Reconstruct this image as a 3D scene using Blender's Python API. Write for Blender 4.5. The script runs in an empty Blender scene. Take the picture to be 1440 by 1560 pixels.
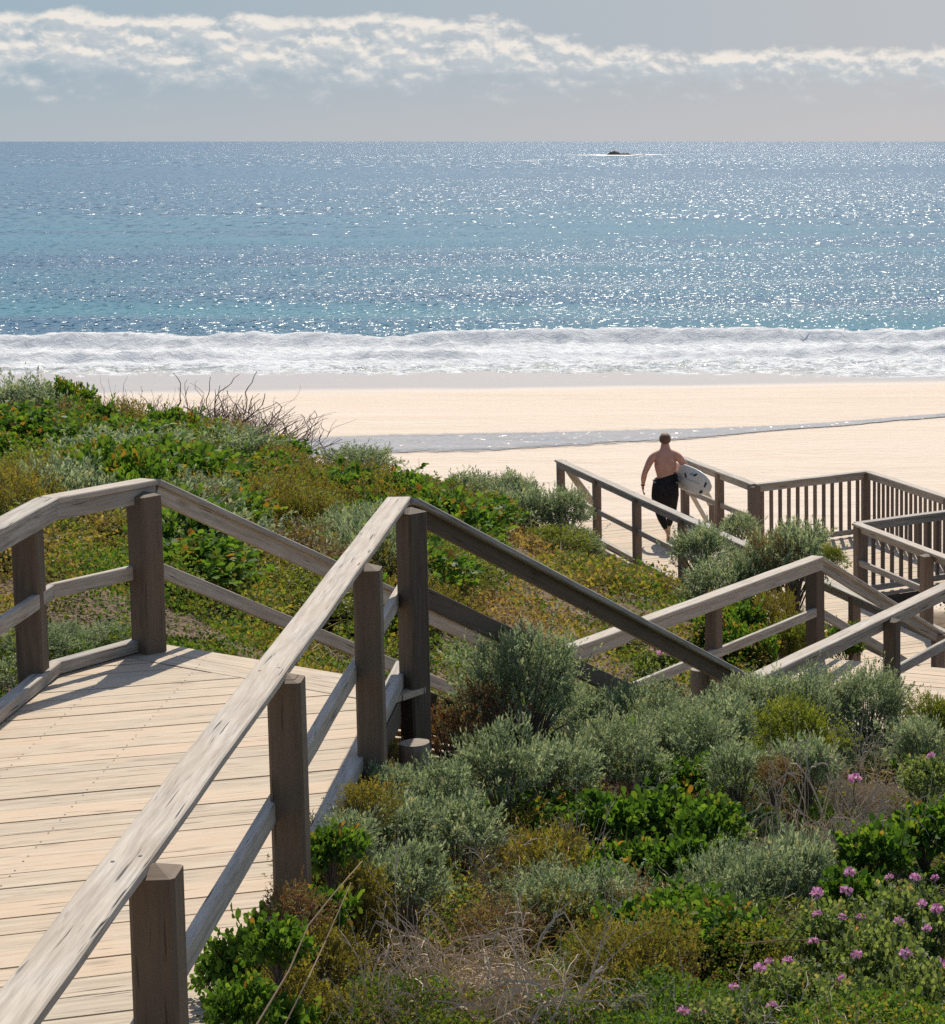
import bpy, math, random
import numpy as np
from mathutils import Vector, Matrix
random.seed(7)
rng = np.random.default_rng(11)
sc = bpy.context.scene
COL = sc.collection
R = math.radians
PI = math.pi

# ------------------------------------------------------------------ camera
F, CX, CY, CZ = 3200.0, 1360.0, 555.0, 3.24      # focal length and optical centre in photo pixels, eye height
PITCH = math.atan((CY - 215.0) / F)
cam_d = bpy.data.cameras.new('camera')
cam = bpy.data.objects.new('camera', cam_d); COL.objects.link(cam)
cam.location = (0, 0, CZ)
cam.rotation_euler = (R(90) - PITCH, 0, 0)
cam_d.sensor_fit = 'HORIZONTAL'; cam_d.sensor_width = 36
cam_d.lens = F / 1440 * 36
cam_d.shift_x = (720 - CX) / 1440
cam_d.shift_y = -(780 - CY) / 1440
cam_d.clip_start = 0.1; cam_d.clip_end = 90000
sc.camera = cam
cP, sP = math.cos(PITCH), math.sin(PITCH)

def ray(px, py):
    a, b = (px - CX) / F, (CY - py) / F
    return Vector((a, cP + b * sP, -sP + b * cP))
def at_z(px, py, z):
    d = ray(px, py); t = (z - CZ) / d.z
    return Vector((d.x * t, d.y * t, z))
def at_y(px, py, Y):
    d = ray(px, py); t = Y / d.y
    return Vector((d.x * t, Y, CZ + d.z * t))
def proj(p):
    x, y, z = p[0], p[1], p[2] - CZ
    dep = y * cP - z * sP
    up = y * sP + z * cP
    return CX + F * x / dep, CY - F * up / dep

# ------------------------------------------------------------------ object helpers
def tag(o, label=None, cat=None, group=None, kind=None):
    if label: o['label'] = label
    if cat: o['category'] = cat
    if group: o['group'] = group
    if kind: o['kind'] = kind
    return o
def empty(name, loc, label, cat, group=None, rz=0):
    o = bpy.data.objects.new(name, None); COL.objects.link(o)
    o.location = loc; o.rotation_euler = (0, 0, rz); o.empty_display_size = .2
    return tag(o, label, cat, group)

class MB:
    """Collects polygons with UVs and one float per vertex, then links them as one mesh object."""
    def __init__(s): s.v = []; s.f = []; s.uv = []; s.a = []; s.smooth = False
    def beam(s, p0, p1, w, h, up=(0, 0, 1), ch=.005, jit=.0015, segs=None, var=None, peak=0, off=(0, 0)):
        p0, p1 = Vector(p0), Vector(p1); ax = p1 - p0; L = ax.length; ax.normalize()
        side = ax.cross(Vector(up)).normalized(); u = side.cross(ax).normalized()
        hw, hh = w / 2, h / 2; ch = min(ch, hw * .45, hh * .45)
        prof = [(-hw + ch, -hh), (hw - ch, -hh), (hw, -hh + ch), (hw, hh - ch), (hw - ch, hh), (-hw + ch, hh), (-hw, hh - ch), (-hw, -hh + ch)]
        n = segs or max(1, int(L / .45)); k = len(prof)
        var = random.random() if var is None else var
        u0, v0 = random.uniform(0, 50), random.uniform(0, 50)
        per = [0]
        for i in range(k):
            a, b = prof[i], prof[(i + 1) % k]; per.append(per[-1] + math.hypot(a[0] - b[0], a[1] - b[1]))
        b0 = len(s.v)
        for i in range(n + 1):
            t = i / n; c = p0 + ax * L * t
            jx, jy = random.uniform(-jit, jit), random.uniform(-jit, jit)
            for (a, b) in prof:
                s.v.append(c + side * (a + jx + off[0]) + u * (b + jy + off[1])); s.a.append(var)
        for i in range(n):
            for j in range(k):
                j2 = (j + 1) % k
                s.f.append((b0 + i * k + j, b0 + i * k + j2, b0 + (i + 1) * k + j2, b0 + (i + 1) * k + j))
                ua, ub = u0 + L * i / n, u0 + L * (i + 1) / n; va, vb = v0 + per[j], v0 + per[j + 1]
                s.uv += [(ua, va), (ua, vb), (ub, vb), (ub, va)]
        s.f.append(tuple(b0 + j for j in range(k))[::-1]); s.uv += [(u0 + p[1], v0 + p[0]) for p in prof][::-1]
        if peak:                                              # shallow pyramid / ridge on the end
            tip = p1 + ax * peak; s.v.append(tip); s.a.append(var); ti = len(s.v) - 1
            for j in range(k):
                s.f.append((b0 + n * k + j, b0 + n * k + (j + 1) % k, ti)); s.uv += [(u0, v0), (u0 + .05, v0), (u0 + .03, v0 + .08)]
        else:
            s.f.append(tuple(b0 + n * k + j for j in range(k))); s.uv += [(u0 + p[1], v0 + p[0]) for p in prof]
    def slab(s, poly, z0, z1, along, var=None):
        """vertical prism over a plan polygon; grain along the plan direction"""
        var = random.random() if var is None else var
        b = len(s.v); k = len(poly); u0, v0 = random.uniform(0, 50), random.uniform(0, 50)
        ax = Vector((along[0], along[1])).normalized(); pr = Vector((-ax.y, ax.x))
        uv = [(u0 + Vector(p[:2]).dot(ax), v0 + Vector(p[:2]).dot(pr)) for p in poly]
        zz = [(p[2] if len(p) > 2 else 0) for p in poly]
        for p, q in zip(poly, zz): s.v.append(Vector((p[0], p[1], z0 + q))); s.a.append(var)
        for p, q in zip(poly, zz): s.v.append(Vector((p[0], p[1], z1 + q))); s.a.append(var)
        s.f.append(tuple(range(b + k, b + 2 * k))); s.uv += uv
        s.f.append(tuple(range(b + k - 1, b - 1, -1))); s.uv += uv[::-1]
        for j in range(k):
            j2 = (j + 1) % k
            s.f.append((b + j, b + j2, b + k + j2, b + k + j)); s.uv += [uv[j], uv[j2], (uv[j2][0], uv[j2][1] + .04), (uv[j][0], uv[j][1] + .04)]
    def tube(s, pts, rad, k=5, var=.5, cap=True):
        pts = [Vector(p) for p in pts]; b = len(s.v); n = len(pts)
        rads = rad if hasattr(rad, '__len__') else [rad] * n
        prev = None
        for i, p in enumerate(pts):
            d = (pts[min(i + 1, n - 1)] - pts[max(i - 1, 0)]).normalized()
            a = d.cross(Vector((0, 0, 1)) if abs(d.z) < .95 else Vector((1, 0, 0))).normalized() if prev is None else (prev - d * prev.dot(d)).normalized()
            prev = a; c = d.cross(a)
            for j in range(k):
                t = 2 * PI * j / k; s.v.append(p + (a * math.cos(t) + c * math.sin(t)) * rads[i]); s.a.append(var)
        for i in range(n - 1):
            for j in range(k):
                j2 = (j + 1) % k
                s.f.append((b + i * k + j, b + i * k + j2, b + (i + 1) * k + j2, b + (i + 1) * k + j)); s.uv += [(i * .3, j / k * .3), (i * .3, (j + 1) / k * .3), (i * .3 + .3, (j + 1) / k * .3), (i * .3 + .3, j / k * .3)]
        if cap:
            s.f.append(tuple(b + j for j in range(k))[::-1]); s.uv += [(math.cos(2 * PI * j / k) * .05, math.sin(2 * PI * j / k) * .05) for j in range(k)]
            s.f.append(tuple(b + (n - 1) * k + j for j in range(k))); s.uv += [(math.cos(2 * PI * j / k) * .05, math.sin(2 * PI * j / k) * .05) for j in range(k)]
    def build(s, name, m, parent=None, smooth=False, world=True):
        me = bpy.data.meshes.new(name)
        off = Vector((0, 0, 0))
        if parent is not None and world: off = Vector(parent.location)
        me.from_pydata([tuple(v - off) for v in s.v], [], s.f)
        uvl = me.uv_layers.new(name='UVMap'); uvl.data.foreach_set('uv', np.array(s.uv, dtype=np.float32).ravel())
        at = me.attributes.new('var', 'FLOAT', 'POINT'); at.data.foreach_set('value', np.array(s.a, dtype=np.float32))
        me.materials.append(m)
        if smooth: me.polygons.foreach_set('use_smooth', [True] * len(me.polygons))
        o = bpy.data.objects.new(name, me); COL.objects.link(o)
        if parent is not None: o.parent = parent
        return o

def np_mesh(name, V, Q, m, var=None, smooth=False):
    """mesh from numpy: V (n,3), Q (m,k)"""
    me = bpy.data.meshes.new(name)
    V = np.ascontiguousarray(V, dtype=np.float32); Q = np.ascontiguousarray(Q, dtype=np.int32)
    me.vertices.add(len(V)); me.vertices.foreach_set('co', V.ravel())
    k = Q.shape[1]
    me.loops.add(Q.size); me.loops.foreach_set('vertex_index', Q.ravel())
    me.polygons.add(len(Q)); me.polygons.foreach_set('loop_start', np.arange(0, Q.size, k, dtype=np.int32))
    me.update(calc_edges=True)
    if var is not None:
        at = me.attributes.new('var', 'FLOAT', 'POINT'); at.data.foreach_set('value', np.ascontiguousarray(var, dtype=np.float32))
    if smooth: me.polygons.foreach_set('use_smooth', [True] * len(me.polygons))
    me.materials.append(m)
    return me
def link(name, me, parent=None, loc=None):
    o = bpy.data.objects.new(name, me); COL.objects.link(o)
    if parent is not None: o.parent = parent
    if loc is not None: o.location = loc
    return o

# ------------------------------------------------------------------ noise
def _hash(ix, iy, seed):
    h = (ix.astype(np.int64) * 374761393 + iy.astype(np.int64) * 668265263 + seed * 144665) & 0x7fffffff
    h = (h ^ (h >> 13)) * 1274126177 & 0x7fffffff
    return ((h ^ (h >> 16)) & 0xffff) / 65535.0
def vnoise(x, y, seed=0):
    ix, iy = np.floor(x), np.floor(y); fx, fy = x - ix, y - iy
    fx = fx * fx * (3 - 2 * fx); fy = fy * fy * (3 - 2 * fy)
    a, b = _hash(ix, iy, seed), _hash(ix + 1, iy, seed); c, d = _hash(ix, iy + 1, seed), _hash(ix + 1, iy + 1, seed)
    return (a * (1 - fx) + b * fx) * (1 - fy) + (c * (1 - fx) + d * fx) * fy
def fbm(x, y, seed=0, oct=4, gain=.5):
    x = np.asarray(x, float); y = np.asarray(y, float)
    s = 0; amp = 1; tot = 0
    for i in range(oct):
        s = s + amp * vnoise(x * 2 ** i + 17.3 * i, y * 2 ** i - 9.1 * i, seed + i); tot += amp; amp *= gain
    return s / tot
def sst(a, b, x):
    t = np.clip((x - a) / (b - a), 0, 1); return t * t * (3 - 2 * t)

# ------------------------------------------------------------------ materials
def new_mat(name):
    m = bpy.data.materials.new(name); m.use_nodes = True; nt = m.node_tree; nt.nodes.clear()
    return m, nt
class NT:
    def __init__(s, nt): s.nt = nt
    def n(s, t, **kw):
        nd = s.nt.nodes.new(t)
        for k, v in kw.items(): setattr(nd, k, v)
        return nd
    def l(s, a, b): s.nt.links.new(a, b)
    def put(s, sock, v):
        if hasattr(v, 'is_output') or isinstance(v, bpy.types.NodeSocket): s.l(v, sock)
        else: sock.default_value = v
    def math(s, op, a, b=0.0, c=None, clamp=False):
        nd = s.n('ShaderNodeMath', operation=op, use_clamp=clamp); s.put(nd.inputs[0], a); s.put(nd.inputs[1], b)
        if c is not None: s.put(nd.inputs[2], c)
        return nd.outputs[0]
    def mix(s, f, a, b, blend='MIX'):
        nd = s.n('ShaderNodeMix', data_type='RGBA', blend_type=blend); s.put(nd.inputs[0], f)
        s.put(nd.inputs[6], a if not isinstance(a, tuple) else (*a, 1)[:4]); s.put(nd.inputs[7], b if not isinstance(b, tuple) else (*b, 1)[:4])
        return nd.outputs[2]
    def noise(s, vec, scale=1, detail=3, rough=.5, dist=0):
        nd = s.n('ShaderNodeTexNoise'); s.l(vec, nd.inputs['Vector']); s.put(nd.inputs['Scale'], scale)
        nd.inputs['Detail'].default_value = detail; nd.inputs['Roughness'].default_value = rough; nd.inputs['Distortion'].default_value = dist
        return nd.outputs['Fac']
    def ramp(s, f, stops, interp='LINEAR'):
        nd = s.n('ShaderNodeValToRGB'); s.l(f, nd.inputs[0]); cr = nd.color_ramp; cr.interpolation = interp
        while len(cr.elements) < len(stops): cr.elements.new(.5)
        for e, (p, c) in zip(cr.elements, stops):
            e.position = p; e.color = (*c, 1) if hasattr(c, '__len__') else (c, c, c, 1)
        return nd.outputs[0]
    def scale(s, vec, sx, sy, sz=1):
        nd = s.n('ShaderNodeVectorMath', operation='MULTIPLY'); s.l(vec, nd.inputs[0]); nd.inputs[1].default_value = (sx, sy, sz)
        return nd.outputs[0]
    def mr(s, v, a, b, c=0.0, d=1.0, smooth=False):
        nd = s.n('ShaderNodeMapRange', clamp=True); nd.interpolation_type = 'SMOOTHSTEP' if smooth else 'LINEAR'
        s.put(nd.inputs[0], v); s.put(nd.inputs[1], a); s.put(nd.inputs[2], b); s.put(nd.inputs[3], c); s.put(nd.inputs[4], d)
        return nd.outputs[0]
    def attr(s, name='var'): return s.n('ShaderNodeAttribute', attribute_name=name).outputs['Fac']
    def bump(s, h, strength=.3, dist=.01):
        nd = s.n('ShaderNodeBump'); nd.inputs['Strength'].default_value = strength; nd.inputs['Distance'].default_value = dist
        s.l(h, nd.inputs['Height']); return nd.outputs[0]
    def out(s, sh): o = s.n('ShaderNodeOutputMaterial'); s.l(sh, o.inputs['Surface'])

def wood_mat(name, c_lo, c_hi, c_warm, crack=.5, warm=.5, spec=.3, tv=(.8, 1.12)):
    m, nt = new_mat(name); t = NT(nt)
    uv = t.n('ShaderNodeUVMap').outputs[0]; var = t.attr()
    wob = t.noise(t.scale(uv, 1.1, 5), 1, 2)
    comb = t.n('ShaderNodeCombineXYZ'); t.l(t.math('MULTIPLY', wob, .05), comb.inputs[1])
    add = t.n('ShaderNodeVectorMath', operation='ADD'); t.l(uv, add.inputs[0]); t.l(comb.outputs[0], add.inputs[1]); w = add.outputs[0]
    grain = t.noise(t.scale(w, 5.5, 100), 1, 4, .6)
    broad = t.noise(t.scale(w, 1.8, 34), 1, 3, .65)
    blotch = t.noise(t.scale(uv, 2.5, 5), 1, 4, .6)
    col = t.mix(t.mr(t.math('ADD', t.math('MULTIPLY', grain, .4), t.math('MULTIPLY', broad, .6)), .36, .62), c_lo, c_hi)
    col = t.mix(t.math('MULTIPLY', t.mr(t.math('ADD', blotch, t.math('MULTIPLY', var, .25)), .45, .8), warm), col, c_warm)
    tint = t.mr(var, 0, 1, *tv)
    mul = t.n('ShaderNodeVectorMath', operation='SCALE'); t.l(col, mul.inputs[0]); t.l(tint, mul.inputs[3]); col = mul.outputs[0]
    cr = t.noise(t.scale(w, 2.6, 62), 1, 2, .5, .3)
    crk = t.mr(cr, .66, .72, 0, 1)
    # knots
    vo = t.n('ShaderNodeTexVoronoi'); t.l(t.scale(uv, 1.6, 5.0), vo.inputs['Vector']); vo.inputs['Scale'].default_value = 1
    kn = t.mr(vo.outputs['Distance'], .05, .13, 1, 0)
    col = t.mix(t.math('MULTIPLY', crk, crack), col, tuple(c * .22 for c in c_lo))
    col = t.mix(t.math('MULTIPLY', kn, .55), col, tuple(c * .45 for c in c_warm))
    hgt = t.math('SUBTRACT', t.math('MULTIPLY', grain, .5), t.math('MULTIPLY', crk, 1.2))
    p = t.n('ShaderNodeBsdfPrincipled'); t.l(col, p.inputs['Base Color']); p.inputs['Roughness'].default_value = .72
    p.inputs['Specular IOR Level'].default_value = spec
    t.l(t.bump(hgt, .7, .004), p.inputs['Normal']); t.out(p.outputs[0]); return m

M_deck = wood_mat('weathered_deck_boards', (.33, .265, .188), (.57, .485, .365), (.50, .37, .25), .95, .75, tv=(.92, 1.07))
M_rail = wood_mat('grey_weathered_rail', (.23, .205, .172), (.53, .485, .41), (.36, .28, .20), 1.0, .5)
M_post = wood_mat('brown_stained_post', (.08, .061, .042), (.15, .115, .08), (.17, .115, .072), .5, .6)
M_post2 = wood_mat('faded_brown_post', (.15, .11, .08), (.25, .19, .14), (.26, .17, .11), .5, .6)
M_under = wood_mat('shaded_brown_timber', (.08, .062, .042), (.15, .115, .08), (.13, .085, .05), .6, .5)  # dark tone: shade of undersides and unlit rail sides put into the colour
M_log = wood_mat('round_log', (.17, .14, .11), (.32, .27, .20), (.25, .19, .12), .8, .5)

def leaf_mat(name, stops, transl=.45, rough=.5, spec=.3, tw=(1.25, 1.2, .55)):
    m, nt = new_mat(name); t = NT(nt)
    col = t.ramp(t.attr(), stops)
    geo = t.n('ShaderNodeTexCoord').outputs['Object']
    nz = t.noise(geo, 3.5, 2)
    sc_ = t.n('ShaderNodeVectorMath', operation='SCALE'); t.l(col, sc_.inputs[0]); t.l(t.mr(nz, .3, .7, .8, 1.2), sc_.inputs[3]); col = sc_.outputs[0]
    p = t.n('ShaderNodeBsdfPrincipled'); t.l(col, p.inputs['Base Color']); p.inputs['Roughness'].default_value = rough
    p.inputs['Specular IOR Level'].default_value = spec
    tr = t.n('ShaderNodeBsdfTranslucent'); mul = t.n('ShaderNodeVectorMath', operation='MULTIPLY'); t.l(col, mul.inputs[0]); mul.inputs[1].default_value = tw
    t.l(mul.outputs[0], tr.inputs['Color'])
    mx = t.n('ShaderNodeMixShader'); mx.inputs[0].default_value = transl; t.l(p.outputs[0], mx.inputs[1]); t.l(tr.outputs[0], mx.inputs[2])
    t.out(mx.outputs[0]); return m
M_sage = leaf_mat('sage_leaf', [(0, (.08, .11, .055)), (.4, (.19, .25, .145)), (.82, (.40, .45, .30)), (1, (.46, .38, .17))], .45, .75, .2, (1.1, 1.1, .75))
M_green = leaf_mat('broad_green_leaf', [(0, (.04, .085, .016)), (.6, (.085, .175, .028)), (.9, (.16, .25, .04)), (1, (.32, .17, .04))], .5, .5, .12)
M_lime = leaf_mat('lime_heath_leaf', [(0, (.09, .11, .022)), (.6, (.17, .21, .04)), (1, (.28, .27, .06))], .5, .5)
M_olive = leaf_mat('olive_heath_leaf', [(0, (.12, .095, .03)), (.5, (.19, .17, .04)), (.85, (.29, .24, .055)), (1, (.36, .2, .06))], .45, .6)
M_rust = leaf_mat('rust_shrub_leaf', [(0, (.12, .06, .035)), (.5, (.2, .11, .06)), (.8, (.22, .19, .1)), (1, (.12, .15, .06))], .4, .6)
M_gcov = leaf_mat('ground_cover_leaf', [(0, (.28, .19, .09)), (.14, (.34, .25, .11)), (.28, (.27, .21, .05)), (.45, (.17, .18, .035)), (.7, (.075, .15, .024)), (.92, (.12, .21, .035)), (1, (.3, .24, .06))], .5, .6, .12)
M_pel = leaf_mat('flower_plant_leaf', [(0, (.09, .13, .045)), (.6, (.17, .23, .085)), (.9, (.26, .30, .13)), (1, (.42, .24, .13))], .5, .55)
M_straw = leaf_mat('dry_straw', [(0, (.2, .13, .075)), (.5, (.36, .26, .16)), (1, (.52, .42, .29))], .3, .6)
M_grass = leaf_mat('grass_blade', [(0, (.05, .1, .02)), (.6, (.1, .19, .035)), (1, (.28, .26, .1))], .5, .4)
M_pink = leaf_mat('pink_petal', [(0, (.55, .22, .40)), (.5, (.74, .38, .56)), (1, (.85, .56, .68))], .4, .6, .2, (1, .8, 1))

def plain_mat(name, c, rough=.6, c2=None, scale=20, bump=.1, bd=.005, **kw):
    m, nt = new_mat(name); t = NT(nt); p = t.n('ShaderNodeBsdfPrincipled')
    co = t.n('ShaderNodeTexCoord').outputs['Object']; nz = t.noise(co, scale, 4, .6)
    t.l(t.mix(t.mr(nz, .35, .65), c, c2 or tuple(x * .8 for x in c)), p.inputs['Base Color']); p.inputs['Roughness'].default_value = rough
    for k, v in kw.items(): p.inputs[k].default_value = v
    if bump: t.l(t.bump(nz, bump, bd), p.inputs['Normal'])
    t.out(p.outputs[0]); return m
M_twig = plain_mat('pale_dead_twig', (.66, .53, .39), .8, (.42, .32, .22), 30)
M_dark = plain_mat('dark_branch', (.1, .075, .055), .85, (.17, .13, .1), 30)
M_bare = plain_mat('brown_bare_branch', (.16, .105, .075), .85, (.24, .17, .125), 20)
# ------------------------------------------------------------------ terrain
CP = []
for px, py, Y in [(0, 660, 38), (120, 676, 38), (240, 706, 38), (450, 722, 38), (600, 730, 37), (700, 772, 35), (800, 800, 34),
                  (0, 750, 24), (200, 750, 25), (400, 760, 27), (600, 800, 27), (0, 850, 18.5), (400, 1020, 14.6), (500, 1015, 16.5),
                  (600, 1000, 18.8), (600, 900, 21.8), (700, 960, 20.5), (850, 955, 23), (400, 850, 21), (250, 900, 17), (700, 850, 26.5),
                  (850, 880, 28), (1000, 905, 27), (1100, 955, 24), (930, 860, 31), (-300, 600, 36), (-500, 640, 36)]:
    CP.append(tuple(at_y(px, py, Y)))
CP += [(-1.9, 6, -.35), (-1.9, 8, -.4), (-2.1, 10, -.5), (-2.1, 12, -.75), (-1.9, 14, -1.05), (-1.3, 16, -1.6), (-.9, 18, -2.6), (-3.2, 15, -1.15), (-2.2, 19, -2.5),
       (.3, 6, 0), (.2, 7.5, -.2), (.1, 9, -.5), (0, 11, -.95), (0, 13, -1.15), (-.8, 15, -1.38), (.5, 15, -1.5), (1.2, 17.5, -2.0), (2, 21, -2.85), (-1.2, 8, -.35), (-1.2, 10, -.65), (-1.2, 12, -1.08),
       (-6.5, 12, -.3), (-6.5, 8, .2), (-5.6, 13.6, -.32), (-3.5, 8, -.45), (-3.7, 11, -.45), (-4, 4, -.2), (-8, 2, .8), (0, 0, 1.0), (2, 3, .7), (-2, 0, .4), (0, -10, 2), (-10, -8, 2.5), (8, 8, .2), (8, 16, -1.8), (8, 0, 1),
       (-3.9, 31, -3.45), (-2.2, 28, -3.4), (-.5, 25, -3.5), (1, 23, -3.3), (3, 25, -3.6), (3, 29, -4.0), (2, 33, -4.5), (-2.5, 35, -4.4), (-4.6, 34, -3.9), (7, 28, -4.2), (9, 36, -5), (-1.5, 21.5, -2.6), (-14, 22, -.3), (-16, 30, -.8), (-22, 38, -.6), (-30, 20, 1)]
CPa = np.array(CP, float)
def _tps(r): return np.where(r > 1e-9, r * r * np.log(r + 1e-12), 0)
_n = len(CPa); _D = np.hypot(CPa[:, None, 0] - CPa[None, :, 0], CPa[:, None, 1] - CPa[None, :, 1])
_A = np.zeros((_n + 3, _n + 3)); _A[:_n, :_n] = _tps(_D) + np.eye(_n) * .6
_A[:_n, _n] = 1; _A[:_n, _n + 1:] = CPa[:, :2]; _A[_n, :_n] = 1; _A[_n + 1:, :_n] = CPa[:, :2].T
_W = np.linalg.solve(_A, np.r_[CPa[:, 2], 0, 0, 0])
SEA = CZ - 10.7
def edge_y(x): return np.interp(x, [-40, -16, -11, -7.5, -6, -5.2, 0, 3, 10], [43, 40, 39, 37.5, 35.5, 33.5, 33.0, 33.5, 36])
def beach_z(x, y):
    z = np.interp(y, [30, 45, 60, 75, 90, 98, 112, 135], [-4.9, -5.15, -5.75, -6.35, -7.15, SEA - .03, SEA - .75, SEA - 2])
    return z + (.18 * (fbm(x / 14, y / 7, 5) - .5)) * sst(110, 80, y)
def ground_z(x, y):
    x = np.atleast_1d(np.asarray(x, float)); y = np.atleast_1d(np.asarray(y, float)); sh = x.shape
    xf, yf = np.clip(x.ravel(), -34, 12), np.clip(y.ravel(), -10, 42)
    z = np.empty(len(xf))
    for i in range(0, len(xf), 20000):
        a, b = xf[i:i + 20000], yf[i:i + 20000]
        r = np.hypot(a[:, None] - CPa[None, :, 0], b[:, None] - CPa[None, :, 1])
        z[i:i + 20000] = _tps(r) @ _W[:_n] + _W[_n] + a * _W[_n + 1] + b * _W[_n + 2]
    z = z.reshape(sh) + .12 * (fbm(x * .9, y * .9, 3) - .5)
    for (ax, ay, az), (bx, by_, bz), hw in CUTS:                     # the walkway stands clear of the ground
        L = math.hypot(bx - ax, by_ - ay); ux, uy = (bx - ax) / L, (by_ - ay) / L
        tt = (x - ax) * ux + (y - ay) * uy; ss = np.abs(-(x - ax) * uy + (y - ay) * ux)
        dd = np.maximum(ss - hw, np.maximum(-tt, tt - L)); zc = az + (bz - az) * np.clip(tt / L, 0, 1)
        z = np.where(dd < .35, np.minimum(z, zc + np.clip(dd, -1, 1) * .9), z)
    e = edge_y(x) + 2.5 * (fbm(x * .35, y * .1, 9) - .5)
    k = sst(e - .5, e + 6.5, y)
    return z * (1 - k) + beach_z(x, y) * k
CUTS = [((-3.0, 1, -.4), (-3.85, 12.7, -.4), 1.1), ((-3.8, 12.6, -.35), (-1.95, 16.9, -2.5), .95), ((-2.0, 16.6, -2.45), (.35, 21.7, -2.45), .95),
        ((-.1, 21.5, -2.5), (1.3, 24.2, -3.7), .95), ((1.9, 23.2, -3.75), (-4.8, 36.7, -3.75), 1.05), ((-1.3, 32.2, -3.75), (1.4, 34.2, -3.75), 1.6)]
def gz(x, y): return float(ground_z(x, y)[0])
def dune_mask(x, y):
    e = edge_y(np.asarray(x, float)) + 2.5 * (fbm(np.asarray(x) * .35, np.asarray(y) * .1, 9) - .5)
    return 1 - sst(e + 1.0, e + 3.0, y)

def axis(segs):
    out = []
    for a, b, st in segs: out += list(np.arange(a, b, st))
    return np.array(out + [segs[-1][1]])
xs = axis([(-3000, -400, 260), (-400, -80, 20), (-80, -30, 1.5), (-30, -12, .5), (-12, 5, .22), (5, 14, .5), (14, 60, 2), (60, 400, 20), (400, 3000, 260)])
ys = axis([(-400, -40, 30), (-40, 4, 1.5), (4, 42, .25), (42, 60, .6), (60, 105, 1.0), (105, 140, 3), (140, 300, 20)])
X, Y = np.meshgrid(xs, ys); Z = ground_z(X, Y)
ny, nx = X.shape; idx = np.arange(nx * ny).reshape(ny, nx)
Q = np.stack([idx[:-1, :-1], idx[:-1, 1:], idx[1:, 1:], idx[1:, :-1]], -1).reshape(-1, 4)

def ground_mat():
    m, nt = new_mat('dune_and_beach_sand'); t = NT(nt)
    co = t.n('ShaderNodeTexCoord').outputs['Object']; dune = t.attr()
    sep = t.n('ShaderNodeSeparateXYZ'); t.l(co, sep.inputs[0]); x, y, z = sep.outputs
    n1 = t.noise(t.scale(co, .12, .5, 1), 1, 4, .6); n2 = t.noise(co, 2.2, 5, .65); n3 = t.noise(co, 60, 3)
    sand = t.mix(t.mr(n1, .3, .7), (.57, .465, .36), (.63, .53, .43))
    sand = t.mix(t.math('MULTIPLY', t.mr(n2, .3, .75), .35), sand, (.68, .60, .50))
    # scattered driftweed marks
    w = t.noise(t.scale(co, .5, 1.6, 1), 1, 5, .75)
    sand = t.mix(t.math('MULTIPLY', t.mr(w, .67, .72), .55), sand, (.36, .26, .18))
    # wet sand near the waterline
    wob = t.noise(t.scale(co, .035, .0, 0), 1, 3, .6)
    yw = t.math('ADD', y, t.math('MULTIPLY', t.math('SUBTRACT', wob, .5), 9)); yw = t.math('SUBTRACT', yw, t.math('MULTIPLY', x, .2))
    wet = t.mr(yw, 86.5, 92, 0, 1, True)
    sand = t.mix(wet, sand, (.36, .30, .245))
    st = t.noise(t.scale(co, .03, .9, 1), 1, 4, .7); sand = t.mix(t.math('MULTIPLY', t.mr(st, .56, .66), .35), sand, (.47, .37, .28))
    sp_ = t.noise(t.scale(co, 1.3, 3.5, 1), 1, 3, .8); sand = t.mix(t.math('MULTIPLY', t.mr(sp_, .71, .74), .7), sand, (.2, .14, .09))
    soil = t.mix(t.mr(n2, .35, .65), (.075, .055, .035), (.17, .125, .08))
    soil = t.mix(t.mr(n3, .45, .7), soil, (.22, .16, .1))
    col = t.mix(dune, sand, soil)
    p = t.n('ShaderNodeBsdfPrincipled'); t.l(col, p.inputs['Base Color'])
    t.l(t.math('SUBTRACT', .9, t.math('MULTIPLY', wet, .6)), p.inputs['Roughness'])
    t.l(t.math('ADD', .15, t.math('MULTIPLY', wet, .3)), p.inputs['Specular IOR Level'])
    foot = t.noise(t.scale(co, 1.2, 2.2, 1), 1, 5, .7)
    h = t.math('MULTIPLY', foot, t.math('SUBTRACT', 1, t.math('MULTIPLY', wet, .95)))
    t.l(t.bump(h, .9, .14), p.inputs['Normal']); t.out(p.outputs[0]); return m
me = np_mesh('ground', np.stack([X, Y, Z], -1).reshape(-1, 3), Q, ground_mat(), dune_mask(X, Y).ravel(), True)
tag(link('ground', me), kind='structure')

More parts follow.
